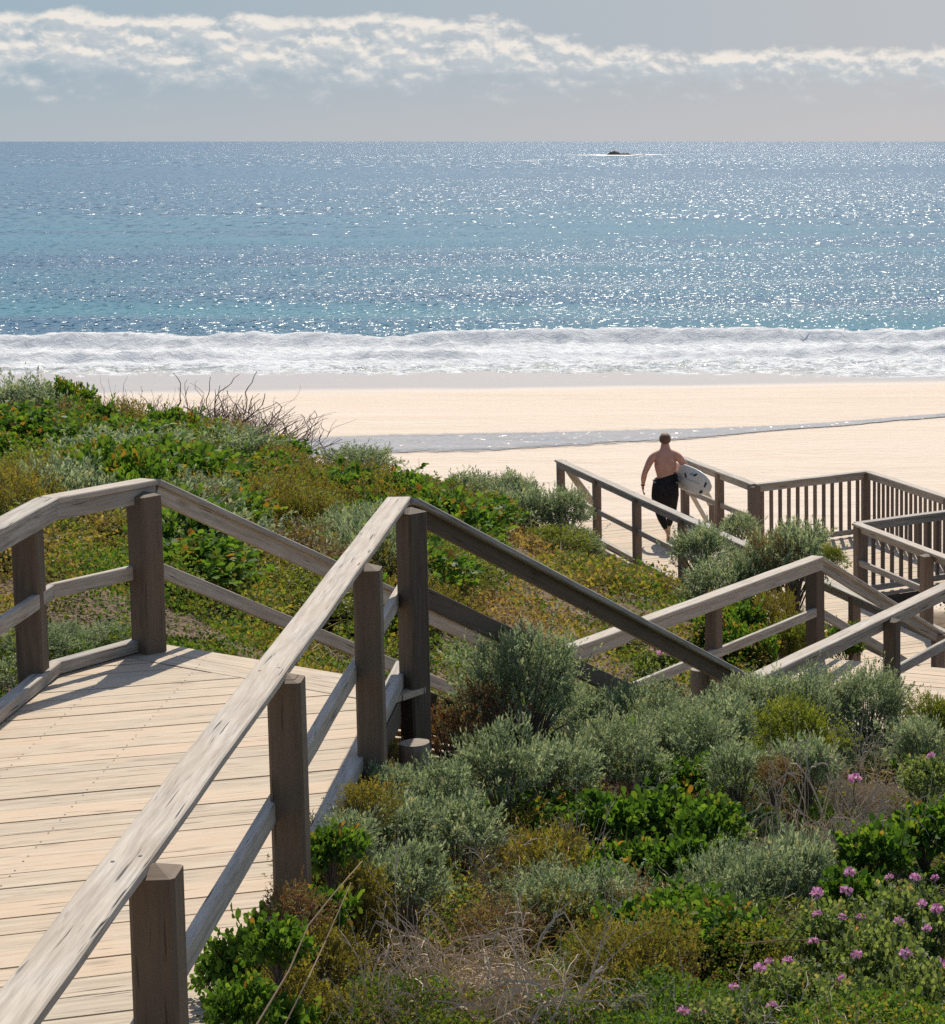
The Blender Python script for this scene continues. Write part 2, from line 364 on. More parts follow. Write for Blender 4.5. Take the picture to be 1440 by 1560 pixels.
# ------------------------------------------------------------------ sea
def sea_mat():
    m, nt = new_mat('sea_water'); t = NT(nt)
    co = t.n('ShaderNodeTexCoord').outputs['Object']
    sep = t.n('ShaderNodeSeparateXYZ'); t.l(co, sep.inputs[0]); x, y, z = sep.outputs
    foam_a = t.attr()
    big = t.noise(t.scale(co, .004, .014, 1), 1, 4, .6, .5)
    band = t.noise(t.scale(co, .012, .06, 1), 1, 3, .5)
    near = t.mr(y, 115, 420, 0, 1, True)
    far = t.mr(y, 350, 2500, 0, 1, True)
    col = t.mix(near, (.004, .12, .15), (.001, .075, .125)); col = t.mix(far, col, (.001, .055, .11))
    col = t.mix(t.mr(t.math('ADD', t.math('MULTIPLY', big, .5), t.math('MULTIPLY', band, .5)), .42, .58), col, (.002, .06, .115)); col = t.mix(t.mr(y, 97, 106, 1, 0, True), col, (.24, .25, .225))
    # wave facets: slopes taken from noise, short waves inshore and longer ones offshore
    def slopes(sx, sy, off, det=2):
        v = t.scale(co, sx, sy, 1); nd = t.n('ShaderNodeTexNoise'); t.l(v, nd.inputs['Vector']); nd.inputs['Scale'].default_value = 1; nd.inputs['Detail'].default_value = det; nd.inputs['Roughness'].default_value = .7; nd.inputs['Distortion'].default_value = .4
        return nd.outputs['Color']
    a1 = slopes(2.4, 1.5, 0, 3); a2 = slopes(1.0, .3, 3, 3); a3 = slopes(.36, .07, 5, 3); lowf = slopes(.05, .05, 7, 3)
    m1 = t.mr(y, 150, 330, 0, 1, True); m2 = t.mr(y, 480, 1100, 0, 1, True)
    mm = t.n('ShaderNodeMix', data_type='VECTOR'); t.l(m1, mm.inputs[0]); t.l(a1, mm.inputs[4]); t.l(a2, mm.inputs[5])
    mm2 = t.n('ShaderNodeMix', data_type='VECTOR'); t.l(m2, mm2.inputs[0]); t.l(mm.outputs[1], mm2.inputs[4]); t.l(a3, mm2.inputs[5])
    sb_ = t.n('ShaderNodeVectorMath', operation='SUBTRACT'); t.l(mm2.outputs[1], sb_.inputs[0]); sb_.inputs[1].default_value = (.5, .5, .5)
    bfar = t.noise(t.scale(co, .0016, .0075, 1), 1, 4, .6); m3 = t.mr(y, 300, 900, 0, 1, True)
    bsel = t.math('ADD', t.math('MULTIPLY', band, t.math('SUBTRACT', 1, m3)), t.math('MULTIPLY', bfar, m3))
    gust = t.mr(t.math('ADD', t.math('MULTIPLY', big, .25), t.math('MULTIPLY', bsel, .75)), .42, .58, .80, 1.28)
    gs = t.n('ShaderNodeVectorMath', operation='SCALE'); t.l(sb_.outputs[0], gs.inputs[0]); t.l(gust, gs.inputs[3])
    ml = t.n('ShaderNodeVectorMath', operation='MULTIPLY'); t.l(gs.outputs[0], ml.inputs[0]); ml.inputs[1].default_value = (2.0, SLOPE, 0)
    ad = t.n('ShaderNodeVectorMath', operation='ADD'); t.l(ml.outputs[0], ad.inputs[0]); ad.inputs[1].default_value = (0, 0, 1)
    nn = t.n('ShaderNodeVectorMath', operation='NORMALIZE'); t.l(ad.outputs[0], nn.inputs[0])
    p = t.n('ShaderNodeBsdfPrincipled'); p.inputs['IOR'].default_value = 1.33; p.inputs['Specular IOR Level'].default_value = .25; p.inputs['Specular Tint'].default_value = (.78, .94, 1, 1)
    class _B: outputs = [nn.outputs[0]]
    b = _B
    # foam
    fn = t.noise(t.scale(co, 1.5, 2.4, 1), 1, 7, .74, .5); fn2 = t.noise(t.scale(co, .15, .6, 1), 1, 4, .6)
    thr = t.math('SUBTRACT', 1.0, foam_a)
    f = t.math('SUBTRACT', t.math('ADD', t.math('MULTIPLY', fn, .7), t.math('MULTIPLY', fn2, .3)), t.math('ADD', t.math('MULTIPLY', thr, .62), .2))
    fo = t.mr(f, 0, .06, 0, 1)
    col = t.mix(fo, col, t.mix(t.mr(fn, .35, .65), (.52, .55, .56), (.80, .80, .78)))  # thin foam greyer, with a shadow tint mixed into its colour
    t.l(col, p.inputs['Base Color']); t.l(t.math('ADD', SEA_ROUGH, t.math('MULTIPLY', fo, .7)), p.inputs['Roughness'])
    bf = t.n('ShaderNodeBump'); bf.inputs['Strength'].default_value = .8; bf.inputs['Distance'].default_value = .22; t.l(t.math('MULTIPLY', fn, fo), bf.inputs['Height'])
    mixn = t.n('ShaderNodeMix', data_type='VECTOR'); t.l(fo, mixn.inputs[0]); t.l(b.outputs[0], mixn.inputs[4]); t.l(bf.outputs[0], mixn.inputs[5])
    t.l(mixn.outputs[1], p.inputs['Normal']); t.out(p.outputs[0]); return m
SEA_ROUGH = .25; SLOPE = 2.95
xs = axis([(-60000, -4000, 8000), (-4000, -400, 400), (-400, -70, 15), (-70, -46, 1), (-46, 8, .33), (8, 60, 1.5), (60, 400, 20), (400, 4000, 400), (4000, 60000, 8000)])
ys = axis([(80, 128, .3), (128, 160, 1), (160, 400, 8), (400, 4000, 200), (4000, 60000, 4000)])
X, Y = np.meshgrid(xs, ys)
shore = 93 + .2 * np.clip(X, -60, 60) + 2.2 * (fbm(X / 9, X * 0 + 3, 21) - .5) + 1.0 * (fbm(X / 2.2, X * 0, 22) - .5)
crest = 113 + .09 * np.clip(X, -60, 60) + 5 * (fbm(X / 16, X * 0 + 1, 23) - .5)
crest2 = crest - 7.5 + 3 * (fbm(X / 10, X * 0 + 7, 24) - .5)
lat = sst(0, 1, fbm(X / 4.5, X * 0 + 2, 25, 4) * 1.9 - .35)
d = Y - crest
br = np.where(d < 0, np.exp(-(d / .9) ** 2), np.exp(-(d / 3.2) ** 2)) * (.42 + .30 * lat)
d2 = Y - crest2
br2 = np.where(d2 < 0, np.exp(-(d2 / .5) ** 2), np.exp(-(d2 / 2.2) ** 2)) * (.18 + .25 * sst(.3, .7, fbm(X / 6, X * 0 + 5, 27)))
rough = (fbm(X * 1.3, Y * 1.9, 31, 5, .75) - .5) * sst(crest + 2.5, crest - 1, Y) * sst(shore - 1, shore + 8, Y) * .62
swell = .22 * np.sin((Y - .12 * X) / 4.1 + 3 * fbm(X / 30, Y / 30, 41)) * sst(118, 124, Y) * sst(420, 160, Y)
Z = SEA + br + br2 + rough + swell
Z = np.where(Y < shore, SEA - .35 * np.clip((shore - Y) / 3, 0, 1) - .02, Z)
swash = sst(shore + 6, shore, Y)
Z = Z + np.where(Y >= shore, .16 * swash, 0)
foam = sst(crest + 1.2 + 1.8 * lat + 5.0 * (fbm(X / 1.6, Y / 3, 26, 3) - .5), crest - .4, Y) * sst(shore - .2, shore + .3, Y)
foam = foam * (.64 + .42 * sst(6, 0, np.abs(Y - crest + 2)) + .42 * sst(3, 0, np.abs(d2 + .5)) + .3 * (fbm(X / 5, Y / 2, 51) - .5))
foam = np.where(Y < shore + 5, np.minimum(foam, .46 + .46 * fbm(X / 3, Y / 1.0, 52)), foam)
foam = np.maximum(foam, .62 * sst(.7, .0, np.abs(Y - shore - .3)))
gap = sst(.64, .76, fbm(X / 5 + 3, Y * 0 + 9, 57, 3)) * sst(crest - 2.5, crest - .5, Y); foam = foam * (1 - .25 * gap)
caps = .32 * sst(.62, .8, fbm(X / 7, Y / 2.2, 61, 3)) * sst(118, 122, Y) * sst(150, 125, Y)
foam = np.clip(np.maximum(foam, caps), 0, 1)
keep = np.maximum.reduce([Y[:-1, :-1] > shore[:-1, :-1] - 3.0]).ravel()
ny, nx = X.shape; idx = np.arange(nx * ny).reshape(ny, nx)
Q = np.stack([idx[:-1, :-1], idx[:-1, 1:], idx[1:, 1:], idx[1:, :-1]], -1).reshape(-1, 4)[keep]
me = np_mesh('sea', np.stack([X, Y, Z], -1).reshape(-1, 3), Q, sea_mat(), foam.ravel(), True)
tag(link('sea', me), kind='structure')

# shallow stream crossing the beach
def stream_mat():
    m, nt = new_mat('shallow_stream_water'); t = NT(nt)
    co = t.n('ShaderNodeTexCoord').outputs['Object']
    w = t.noise(t.scale(co, 2.2, 3.5, 1), 1, 4, .65, .5); w2 = t.noise(t.scale(co, 7, 9, 1), 1, 3)
    a = t.noise(t.scale(co, .25, 1.2, 1), 1, 3)
    p = t.n('ShaderNodeBsdfPrincipled'); p.inputs['IOR'].default_value = 1.33; p.inputs['Roughness'].default_value = .25
    t.l(t.mix(t.mr(a, .35, .65), (.33, .29, .25), (.24, .22, .20)), p.inputs['Base Color'])
    nd = t.n('ShaderNodeTexNoise'); t.l(t.scale(co, 4.5, 2.4, 1), nd.inputs['Vector']); nd.inputs['Scale'].default_value = 1; nd.inputs['Detail'].default_value = 2
    s1 = t.n('ShaderNodeVectorMath', operation='SUBTRACT'); t.l(nd.outputs['Color'], s1.inputs[0]); s1.inputs[1].default_value = (.5, .5, .5)
    s2 = t.n('ShaderNodeVectorMath', operation='MULTIPLY'); t.l(s1.outputs[0], s2.inputs[0]); s2.inputs[1].default_value = (1.0, 1.35, 0)
    s3 = t.n('ShaderNodeVectorMath', operation='ADD'); t.l(s2.outputs[0], s3.inputs[0]); s3.inputs[1].default_value = (0, 0, 1)
    s4 = t.n('ShaderNodeVectorMath', operation='NORMALIZE'); t.l(s3.outputs[0], s4.inputs[0])
    t.l(s4.outputs[0], p.inputs['Normal'])
    al = t.mr(t.math('ADD', t.attr(), t.math('MULTIPLY', t.math('SUBTRACT', w, .5), 1.3)), .12, .75, 0, 1, True)
    mx = t.n('ShaderNodeMixShader'); tp = t.n('ShaderNodeBsdfTransparent'); t.l(al, mx.inputs[0]); t.l(tp.outputs[0], mx.inputs[1]); t.l(p.outputs[0], mx.inputs[2])
    t.out(mx.outputs[0]); return m
sx = np.arange(-75, 45, .4)
def by(px, py):   # beach point under a photo pixel
    z = -5.9
    for _ in range(6):
        q = at_z(px, py, z); z = float(beach_z(np.array([q.x]), np.array([q.y]))[0])
    return q.x, q.y
pt_far = [by(*p) for p in [(-300, 680), (100, 676), (450, 667), (600, 661), (760, 658), (900, 656), (1050, 653), (1200, 647), (1340, 638), (1440, 630), (1700, 610)]]
pt_near = [by(*p) for p in [(-300, 720), (100, 710), (450, 700), (600, 694), (760, 688), (900, 679), (1050, 671), (1200, 656), (1340, 645), (1440, 636), (1700, 614)]]
yf = np.interp(sx, [p[0] for p in pt_far], [p[1] for p in pt_far]) + .5 * (fbm(sx / 3, sx * 0, 71) - .5)
yn = np.interp(sx, [p[0] for p in pt_near], [p[1] for p in pt_near]) + 1.1 * (fbm(sx / 2, sx * 0 + 4, 72) - .5)
tt = np.linspace(0, 1, 12)[:, None]; yf, yn = yf + .04 * (yf - yn), yn - .05 * (yf - yn)
X = np.repeat(sx[None, :], 12, 0); Y = yn[None, :] * (1 - tt) + yf[None, :] * tt
Z = beach_z(X, Y) + .03
ny, nx = X.shape; idx = np.arange(nx * ny).reshape(ny, nx)
Q = np.stack([idx[:-1, :-1], idx[:-1, 1:], idx[1:, 1:], idx[1:, :-1]], -1).reshape(-1, 4)
me = np_mesh('stream', np.stack([X, Y, Z], -1).reshape(-1, 3), Q, stream_mat(), np.clip(np.minimum(tt, 1 - tt) * 3.2 + X * 0, 0, 1).ravel(), True)
tag(link('stream', me), kind='structure')

# reef rock far out
M_rock = plain_mat('dark_reef_rock', (.05, .042, .038), .7, (.11, .09, .08), .25, .6, .5)
q = at_z(940, 236.2, SEA); RY = q.y
root = empty('reef_rock', (q.x, RY, SEA - .5), 'dark low reef rocks breaking the surface far out near the horizon', 'rock')
def rock_mesh(sx_, sy_, sz_, seed):
    n, k = 14, 26; V = []; th = np.linspace(0, PI / 2, n); ph = np.linspace(0, 2 * PI, k, endpoint=False)
    for a in th:
        for b in ph:
            dx, dy, dz = math.sin(a) * math.cos(b), math.sin(a) * math.sin(b), math.cos(a)
            r = .6 + .8 * float(fbm(np.array([dx * 2.3 + seed]), np.array([dy * 2.3 + dz * 2]), seed)[0])
            V.append((dx * sx_ * r, dy * sy_ * r, dz * sz_ * r))
    Qs = [(i * k + j, i * k + (j + 1) % k, (i + 1) * k + (j + 1) % k, (i + 1) * k + j) for i in range(n - 1) for j in range(k)]
    return np_mesh('boulder', np.array(V), np.array(Qs), M_rock, None, False)
sc_px = RY / F
for (dxp, w, hgt, s) in [(-4, 10, 6.5, 3), (12, 9, 4.0, 5), (24, 10, 2.1, 8), (36, 9, 2.0, 9)]:
    link('boulder', rock_mesh(w * sc_px, w * sc_px * .7, hgt * sc_px * 1.2, s), root, (dxp * sc_px, 0, 0))
M_foam = plain_mat('white_foam', (.8, .81, .8), .8, (.6, .63, .64), .3, .5, .3)
fo = MB(); ring = []
for i in range(40):
    an = 2 * PI * i / 40; rr_ = 1 + .35 * math.sin(3 * an + 1) * math.sin(7 * an)
    ring.append(Vector((8 * sc_px + 62 * sc_px * rr_ * math.cos(an), -10 + 95 * rr_ * math.sin(an), .75)))
fo.v = ring; fo.a = [.5] * 40; fo.f = [tuple(range(40))]; fo.uv = [(0, 0)] * 40
fo.build('surf_foam', M_foam, root, world=False)
# ------------------------------------------------------------------ boardwalk
Z1, Z2, Z3, RH = 0.0, -2.1, -3.4, 1.1
def V2(p): return Vector((p[0], p[1]))
def clip_poly(poly, p, n):
    """keep the side where (q-p).n >= 0"""
    out = []
    for i in range(len(poly)):
        a, b = poly[i], poly[(i + 1) % len(poly)]; da, db = (a - p).dot(n), (b - p).dot(n)
        if da >= 0: out.append(a)
        if (da >= 0) != (db >= 0): out.append(a + (b - a) * (da / (da - db)))
    return out
def boards(mb, poly, d, z, w=.14, gap=.0085, th=.035):
    d = V2(d).normalized(); n = Vector((-d.y, d.x)); poly = [V2(p) for p in poly]
    lo = min(p.dot(n) for p in poly); hi = max(p.dot(n) for p in poly); s = lo
    while s < hi:
        c = clip_poly(clip_poly(poly, n * s, n), n * (s + w - gap * random.uniform(.6, 1.5)), -n)
        if len(c) >= 3:
            ar = abs(sum(c[i].cross(c[(i + 1) % len(c)]) if False else c[i].x * c[(i + 1) % len(c)].y - c[(i + 1) % len(c)].x * c[i].y for i in range(len(c)))) / 2
            if ar > .003:
                dz = random.uniform(-.002, .003); mb.slab([(q.x, q.y) for q in c], z - th + dz, z + dz, d)
        s += w
    return mb
def ccw(poly):
    a = sum(poly[i][0] * poly[(i + 1) % len(poly)][1] - poly[(i + 1) % len(poly)][0] * poly[i][1] for i in range(len(poly)))
    return poly if a > 0 else poly[::-1]
def deck(name, label, cat, regions, z, w, fascia, stumps=()):
    """regions: [(polygon, board direction)]; fascia: [(p, q)] edge beams; stumps: support posts"""
    c = regions[0][0][0]
    root = empty(name, (c[0], c[1], z), label, cat)
    mb = MB()
    for poly, d in regions: boards(mb, ccw(poly), d, z, w)
    mb.build('deck_boards', M_deck, root)
    for p, q in fascia:
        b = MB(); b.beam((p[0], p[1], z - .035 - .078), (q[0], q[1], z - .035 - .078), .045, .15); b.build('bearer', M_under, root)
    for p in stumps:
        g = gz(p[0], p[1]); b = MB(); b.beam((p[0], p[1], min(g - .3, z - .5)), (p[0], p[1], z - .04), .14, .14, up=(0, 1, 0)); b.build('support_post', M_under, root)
    return root

def railing(name, label, group, pts, posts, under=None, u_mat=None, mid=True, toe=True, inward=0, cap_w=.145, cap_h=.038, mid_h=.09, extend=0, z_deck=None, cap_mat=None, cat='railing', balus=None, mid_off=.58, ends=(0, 0)):
    """pts: cap centre line, top face height (x,y,z). posts: (x, y, ztop, zbase, heading, size). inward: +1/-1 puts mid rail and toe board on that side"""
    root = empty(name, (pts[0][0], pts[0][1], pts[0][2] - RH), label, cat, group); RAILS[label] = root
    for a, b in zip(pts[:-1], pts[1:]):
        a, b = Vector(a), Vector(b); h = (b - a); h.z = 0; h.normalize(); n = Vector((-h.y, h.x, 0))
        ax = (b - a).normalized()
        mb = MB(); mb.beam(a - ax * ends[0] - Vector((0, 0, cap_h / 2)), b + ax * ends[1] - Vector((0, 0, cap_h / 2)), cap_w, cap_h, ch=.006, jit=.0022); mb.build('top_rail', M_rail, root)
        if under is not None:
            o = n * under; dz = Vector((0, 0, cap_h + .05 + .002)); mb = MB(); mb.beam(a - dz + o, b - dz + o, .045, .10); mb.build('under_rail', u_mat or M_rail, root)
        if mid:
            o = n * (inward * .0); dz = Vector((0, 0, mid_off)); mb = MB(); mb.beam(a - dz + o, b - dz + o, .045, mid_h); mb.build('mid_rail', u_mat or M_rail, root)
        if toe:
            dz = Vector((0, 0, RH - .045 - .003)); mb = MB(); mb.beam(a - dz, b - dz, .09, .075); mb.build('toe_board', M_rail, root)
        if balus:
            L = (b - a).length; k = int(L / balus); o = n * under if under is not None else n * 0
            o2 = o * 1.0
            for i in range(1, k):
                c = a + (b - a) * (i / k) + o2 + n * (.046 if under is None or under >= 0 else -.046)
                mb = MB(); mb.beam(c - Vector((0, 0, RH - .03)), c - Vector((0, 0, cap_h + .012)), .06, .034, up=tuple(n), ch=.003); mb.build('baluster', M_post2, root)
            dz = Vector((0, 0, RH - .09)); mb = MB(); mb.beam(a - dz + o, b - dz + o, .045, .09); mb.build('bottom_rail', M_rail, root)
    for p in posts:
        x, y, zt, zb, hd, sz = p; PM = M_post2 if zt < -1.5 else M_post
        mb = MB(); mb.beam((x, y, zb), (x, y, zt), sz, sz, up=(math.sin(hd), math.cos(hd), 0), ch=.012, jit=.001, peak=.03); mb.build('post', PM, root)
    return root

RAILS = {}
def line_pts(a, b, ys_):
    a, b = Vector(a), Vector(b); return [a + (b - a) * ((y - a.y) / (b.y - a.y)) for y in ys_]

# ---- near landing
A1 = at_z(28, 1525, RH); E1 = at_z(607, 758, RH); dA = (E1 - A1).normalized()
A0 = A1 - dA * 3.4
CL = at_z(72, 757, RH); DL = at_z(226, 729, RH); L0 = CL - (CL - at_z(-20, 806, RH)).normalized() * 9.5
uA = Vector((dA.x, dA.y)); hA = math.atan2(dA.x, dA.y)
nR = Vector((dA.y, -dA.x))                                         # to the right of the walkway
Ebase = at_z(640, 1048, 0); Dbase = at_z(246, 1003, 0)
rE = V2(E1) + nR * .125; r0 = V2(A0) + nR * .125; l0 = V2(L0) - nR * .10; lC = V2(CL) - nR * .10
Dp = V2(DL) + Vector((-.02, .12)); Ep = V2(Ebase)
bd = Vector((.949, .316))
seamR = Vector((rE.x - .02, Ebase.y - .10)); seamL = seamR - bd * ((seamR.x - lC.x + .0) / bd.x); seamL = Vector((lC.x + .13, seamL.y))
sN = (Ep - Dp).normalized(); sN = Vector((-sN.y, sN.x)); Es = Ep - sN * .37 + (Ep - Dp).normalized() * .03; Ds = Dp - sN * .37 - (Ep - Dp).normalized() * .05
L1root = deck('boardwalk_landing', 'wide sunlit boardwalk landing of bleached planks in the left foreground', 'boardwalk',
     [([tuple(l0), tuple(r0), tuple(Es), tuple(Ds), tuple(lC)], bd), ([tuple(Es + sN * .008), (Ep.x + .03, Ep.y + .02), (Dp.x, Dp.y), tuple(Ds + sN * .008)], (Ep - Dp))], Z1, .192,
     [(tuple(r0 - nR * .05), tuple(seamR - nR * .05)), (tuple(Ep), tuple(Dp)), (tuple(l0 + nR * .05), tuple(lC + nR * .05))], [(-3.0, 11.6), (-4.7, 12.5), (-2.8, 9.2), (-2.6, 7), (-3.9, 12.7)])
nb = MB()
n_ = Vector((-bd.y, bd.x)); s0_ = min(V2(p).dot(n_) for p in (l0, r0, Es, Ds, lC))
for jx in np.linspace(.12, 2.15, 5):
    for k_ in range(120):
        s_ = s0_ + .192 * k_
        for e_ in (.035, .155):
            # where this board row meets a joist running along the walkway
            base_ = V2(l0) + nR * jx; t_ = (s_ + e_ - base_.dot(n_)) / uA.dot(n_); c_ = base_ + uA * t_
            if 0 < t_ < 9.9:
                b_ = len(nb.v); r_ = .0055
                for q_ in range(6): nb.v.append(Vector((c_.x + r_ * math.cos(q_ * PI / 3), c_.y + r_ * math.sin(q_ * PI / 3), .0042))); nb.a.append(.5)
                nb.f.append(tuple(range(b_, b_ + 6))); nb.uv += [(0, 0)] * 6
M_nail = plain_mat('rusted_nail_head', (.10, .075, .06), .6, (.06, .05, .045), 50, 0)
tag(nb.build('nail_heads', M_nail, L1root), kind='stuff')
pr = []
for (px, py) in [(237, 1322), (436, 1030), (560, 862)]:
    q = at_z(px, py, RH - .03); pr.append((q.x, q.y, RH - .045, -.7, hA, .135))
q0 = Vector((pr[0][0], pr[0][1])) - uA * 2.17; pr.append((q0.x, q0.y, RH - .045, -.7, hA, .135))
qE = at_z(626, 776, RH - .03); eE = (qE.x, qE.y, RH - .045, -.9, R(38), .138)
G1 = 'railings of the near landing'
railing('handrail', 'near grey handrail with four square brown posts running up the foreground landing', G1, [A0, E1 + Vector((dA.x, dA.y, 0)) * .03], pr, mid_off=.58)
pC = at_z(60, 1038, 0)
railing('handrail', 'short bent handrail with brown posts at the left edge of the landing', G1, [L0, CL, DL], [(pC.x, pC.y - .08, RH - .11, -.8, hA, .15), (L0.x - .05 + (pC.x - L0.x) * .75, L0.y + (pC.y - L0.y) * .75, RH - .04, -.6, hA, .14)], under=-.04, mid_off=.58)
for q in pr[:3]:
    c = A0 + dA * ((q[1] - A0.y) / dA.y)
    for sx_, sy_ in ((-.03, -.03), (.035, .02)):
        mb = MB(); p_ = Vector((c.x + sx_, c.y + sy_, RH + .0012)); mb.tube([p_ - Vector((0, 0, .004)), p_], .006, 8)
        mb.build('nail', M_nail, list(RAILS.values())[0])
# ---- first flight
S1a, S1b = E1 + Vector((.06, .02, 0)), at_z(1143, 1033, Z2 + RH)
T1a, T1b = DL + Vector((.02, 0, 0)), at_z(848, 1003, Z2 + RH)
T1b = T1a + (S1b - S1a) * ((T1b - T1a).length / (S1b - S1a).length)
F0 = T1b.copy(); Gt = at_z(1246, 847, Z2 + RH)
f1 = (S1b - S1a); f1h = Vector((f1.x, f1.y, 0)).normalized(); hf = math.atan2(f1h.x, f1h.y); sl = f1.z / Vector((f1.x, f1.y, 0)).length
def along(a, b, t): return Vector(a) + (Vector(b) - Vector(a)) * t
G2 = 'handrails of the stair flights'
sp = []
for t in ():
    c = along(S1a, S1b, t) + Vector((f1h.y, -f1h.x, 0)) * .075; sp.append((c.x, c.y, c.z - .05, c.z - 1.9, hf, .12))
railing('stair_handrail', 'long dark sided handrail sloping down from the tall corner post on the near landing', G2, [S1a, S1b], [eE] + sp, under=.0, toe=False, mid_h=.12, u_mat=M_under)  # unlit under and mid rail sides darkened by their material colour
dpst = at_z(222, 997, 0); 
railing('stair_handrail', 'weathered handrail sloping down across the green hillside from the far left corner post', G2, [T1a, T1b], [(dpst.x, dpst.y + .07, RH - .09, -.8, R(30), .158), (F0.x - .02, F0.y + .05, Z2 + RH - .05, Z2 - .6, hf, .13)], under=-.02, toe=False)
def stairs(name, label, a, b, width, z0, z1, n, hd_side):
    """a, b: plan start and end of the centre line"""
    a, b = V2(a), V2(b); u = (b - a).normalized(); s = Vector((u.y, -u.x)); L = (b - a).length
    root = empty(name, (a.x, a.y, z0), label, 'stairs')
    for i in range(1, n):
        z = z0 + (z1 - z0) * i / n; c = a + u * (L * (i - .5) / n); tw = L / n * 1.03
        mb = MB()
        for k in (-1, 1):
            cc = c + u * (k * tw * .25); mb.beam((*(cc - s * width / 2), z - .02), (*(cc + s * width / 2), z - .02), tw * .49, .04)
        mb.build('tread', M_deck, root)
    for k in (-1, 1):
        p, q = a + s * (k * width / 2), b + s * (k * width / 2)
        mb = MB(); mb.beam((*p, z0 - .12), (*q, z1 - .12), .05, .24); mb.build('stringer', M_under, root)
    return root
mid1a = (V2(S1a) + V2(T1a)) / 2; mid1b = (V2(S1b) + V2(F0)) / 2
stairs('timber_stairs', 'timber stair flight dropping from the near landing behind the bushes', mid1a + V2(f1h) * .02, mid1b, 1.62, Z1 - .02, Z2 - .02, 12, 0)
# ---- middle landing
Hq = at_z(1440, 893, Z2 + RH); H0 = S1b.copy(); hdir = (Hq - at_z(1180, 1017, Z2 + RH)).normalized(); H1 = H0 + hdir * 5.6
hH = math.atan2(hdir.x, hdir.y); nH = Vector((hdir.y, -hdir.x, 0))
Gd = V2(Gt) + Vector((-.08, .06)); far2 = V2(at_z(1440, 1018, Z2)); fdir = (far2 - V2(at_z(1259, 1003, Z2))).normalized(); Gf = V2(at_z(1259, 1003, Z2)) - fdir * .2
rr0 = V2(H0) + V2(nH) * .18 - V2(hdir) * .3; rr1 = rr0 + V2(hdir) * 5.9; lf0 = V2(F0) - V2(nH) * .12 - V2(hdir) * .2
far_pt = Gf + fdir * 2.05
deck('boardwalk_landing', 'middle boardwalk landing behind the grey-green bushes with striped shadows on its corner', 'boardwalk',
     [([tuple(lf0), tuple(rr0), tuple(far_pt), tuple(Gf)], fdir)], Z2, .145,
     [(tuple(rr0), tuple(far_pt)), (tuple(far_pt), tuple(Gf)), (tuple(Gf), tuple(lf0))], [(Gf.x + .1, Gf.y - .1), (far_pt.x - .1, far_pt.y - .2), (rr0.x - .1, rr0.y + .2), (lf0.x + .2, lf0.y + .2)])
G3 = 'railings of the middle landing'
pf = along(F0, Gt, .58)
railing('handrail', 'pale level handrail on the far side of the middle landing in front of golden scrub', G3, [F0, Gt], [(pf.x - .02, pf.y + .06, Z2 + RH - .05, Z2 - .8, hH, .13), (Gt.x - .03, Gt.y + .03, Z2 + RH - .05, Z2 - .8, hH + .12, .15)], under=-.035, toe=False)
pR = at_z(1359, 944, Z2 + RH - .04)
pR2 = pR + Vector((hdir.x, hdir.y, 0)) * 2.1
railing('handrail', 'pale handrail climbing to the right frame edge on the near side of the middle landing', G3, [H0, H1], [(pR.x, pR.y, Z2 + RH - .05, Z2 - .9, hH, .125), (pR2.x, pR2.y, Z2 + RH - .05, Z2 - .9, hH, .125)], under=.0, toe=False)
# ---- second flight
Q3 = at_z(1427, 960, Z3 + RH)
f2 = Q3 - Gt; f2h = Vector((f2.x, f2.y, 0)).normalized(); h2 = math.atan2(f2h.x, f2h.y); n2 = Vector((f2h.y, -f2h.x))
railing('stair_handrail', 'short steep handrail dropping right from the corner post of the middle landing', G2, [Gt, Q3], [], under=-.02, toe=False, ends=(0, .05))
m2a = V2(Gt) + n2 * .85; m2b = V2(Q3) + n2 * .85
stairs('timber_stairs', 'short timber stair flight between the middle landing and the lower boardwalk', m2a, m2b, 1.6, Z2 - .02, Z3 - .02, 7, 0)
# ---- lower boardwalk
N0 = at_z(851, 700, Z3 + RH); f3 = (Q3 - N0); f3h = Vector((f3.x, f3.y, 0)).normalized(); h3 = math.atan2(-f3h.x, -f3h.y); n3 = Vector((f3h.y, -f3h.x))   # n3 points to the near/left side
if n3.y > 0: n3 = -n3
FA = at_z(1040, 696, Z3 + RH); FB = at_z(1150, 737, Z3 + RH); FC = at_z(1305, 796, Z3 + RH); FD = FC + f3h * 4.6
J2 = at_z(1322, 717, Z3 + RH); J3 = J2 + f3h * 6.5; ID = at_z(1440, 778, Z3 + RH); I2 = FC + (ID - FC).normalized() * 2.05
e_near0 = V2(N0) + n3 * .15 - V2(f3h) * .05; e_near1 = V2(Q3) + n3 * .15 + V2(f3h) * .9
e_far0 = V2(FA) - n3 * .12 - V2(f3h) * .05; e_far1 = V2(FD) - n3 * .12
side = V2(I2) - V2(FC); Jo = V2(J2) - n3 * .12 - V2(f3h) * .1
bdir3 = Vector((n3.x, n3.y))
o = .0
regs = [([tuple(e_near0), tuple(e_near1), tuple(e_far1), tuple(e_far0)], bdir3),
        ([tuple(V2(FB) - n3 * .125 - V2(f3h) * .08), tuple(V2(FC) - n3 * .125 + V2(f3h) * .08), tuple(V2(I2) + V2(f3h) * .08), tuple(V2(J2) - n3 * .1 - V2(f3h) * .08)], bdir3),
        ([tuple(V2(I2) + V2(f3h) * .085 ), tuple(V2(I2) + V2(f3h) * 4), tuple(V2(J3) - n3 * .1), tuple(V2(J2) - n3 * .105 - V2(f3h) * .07)], bdir3)]
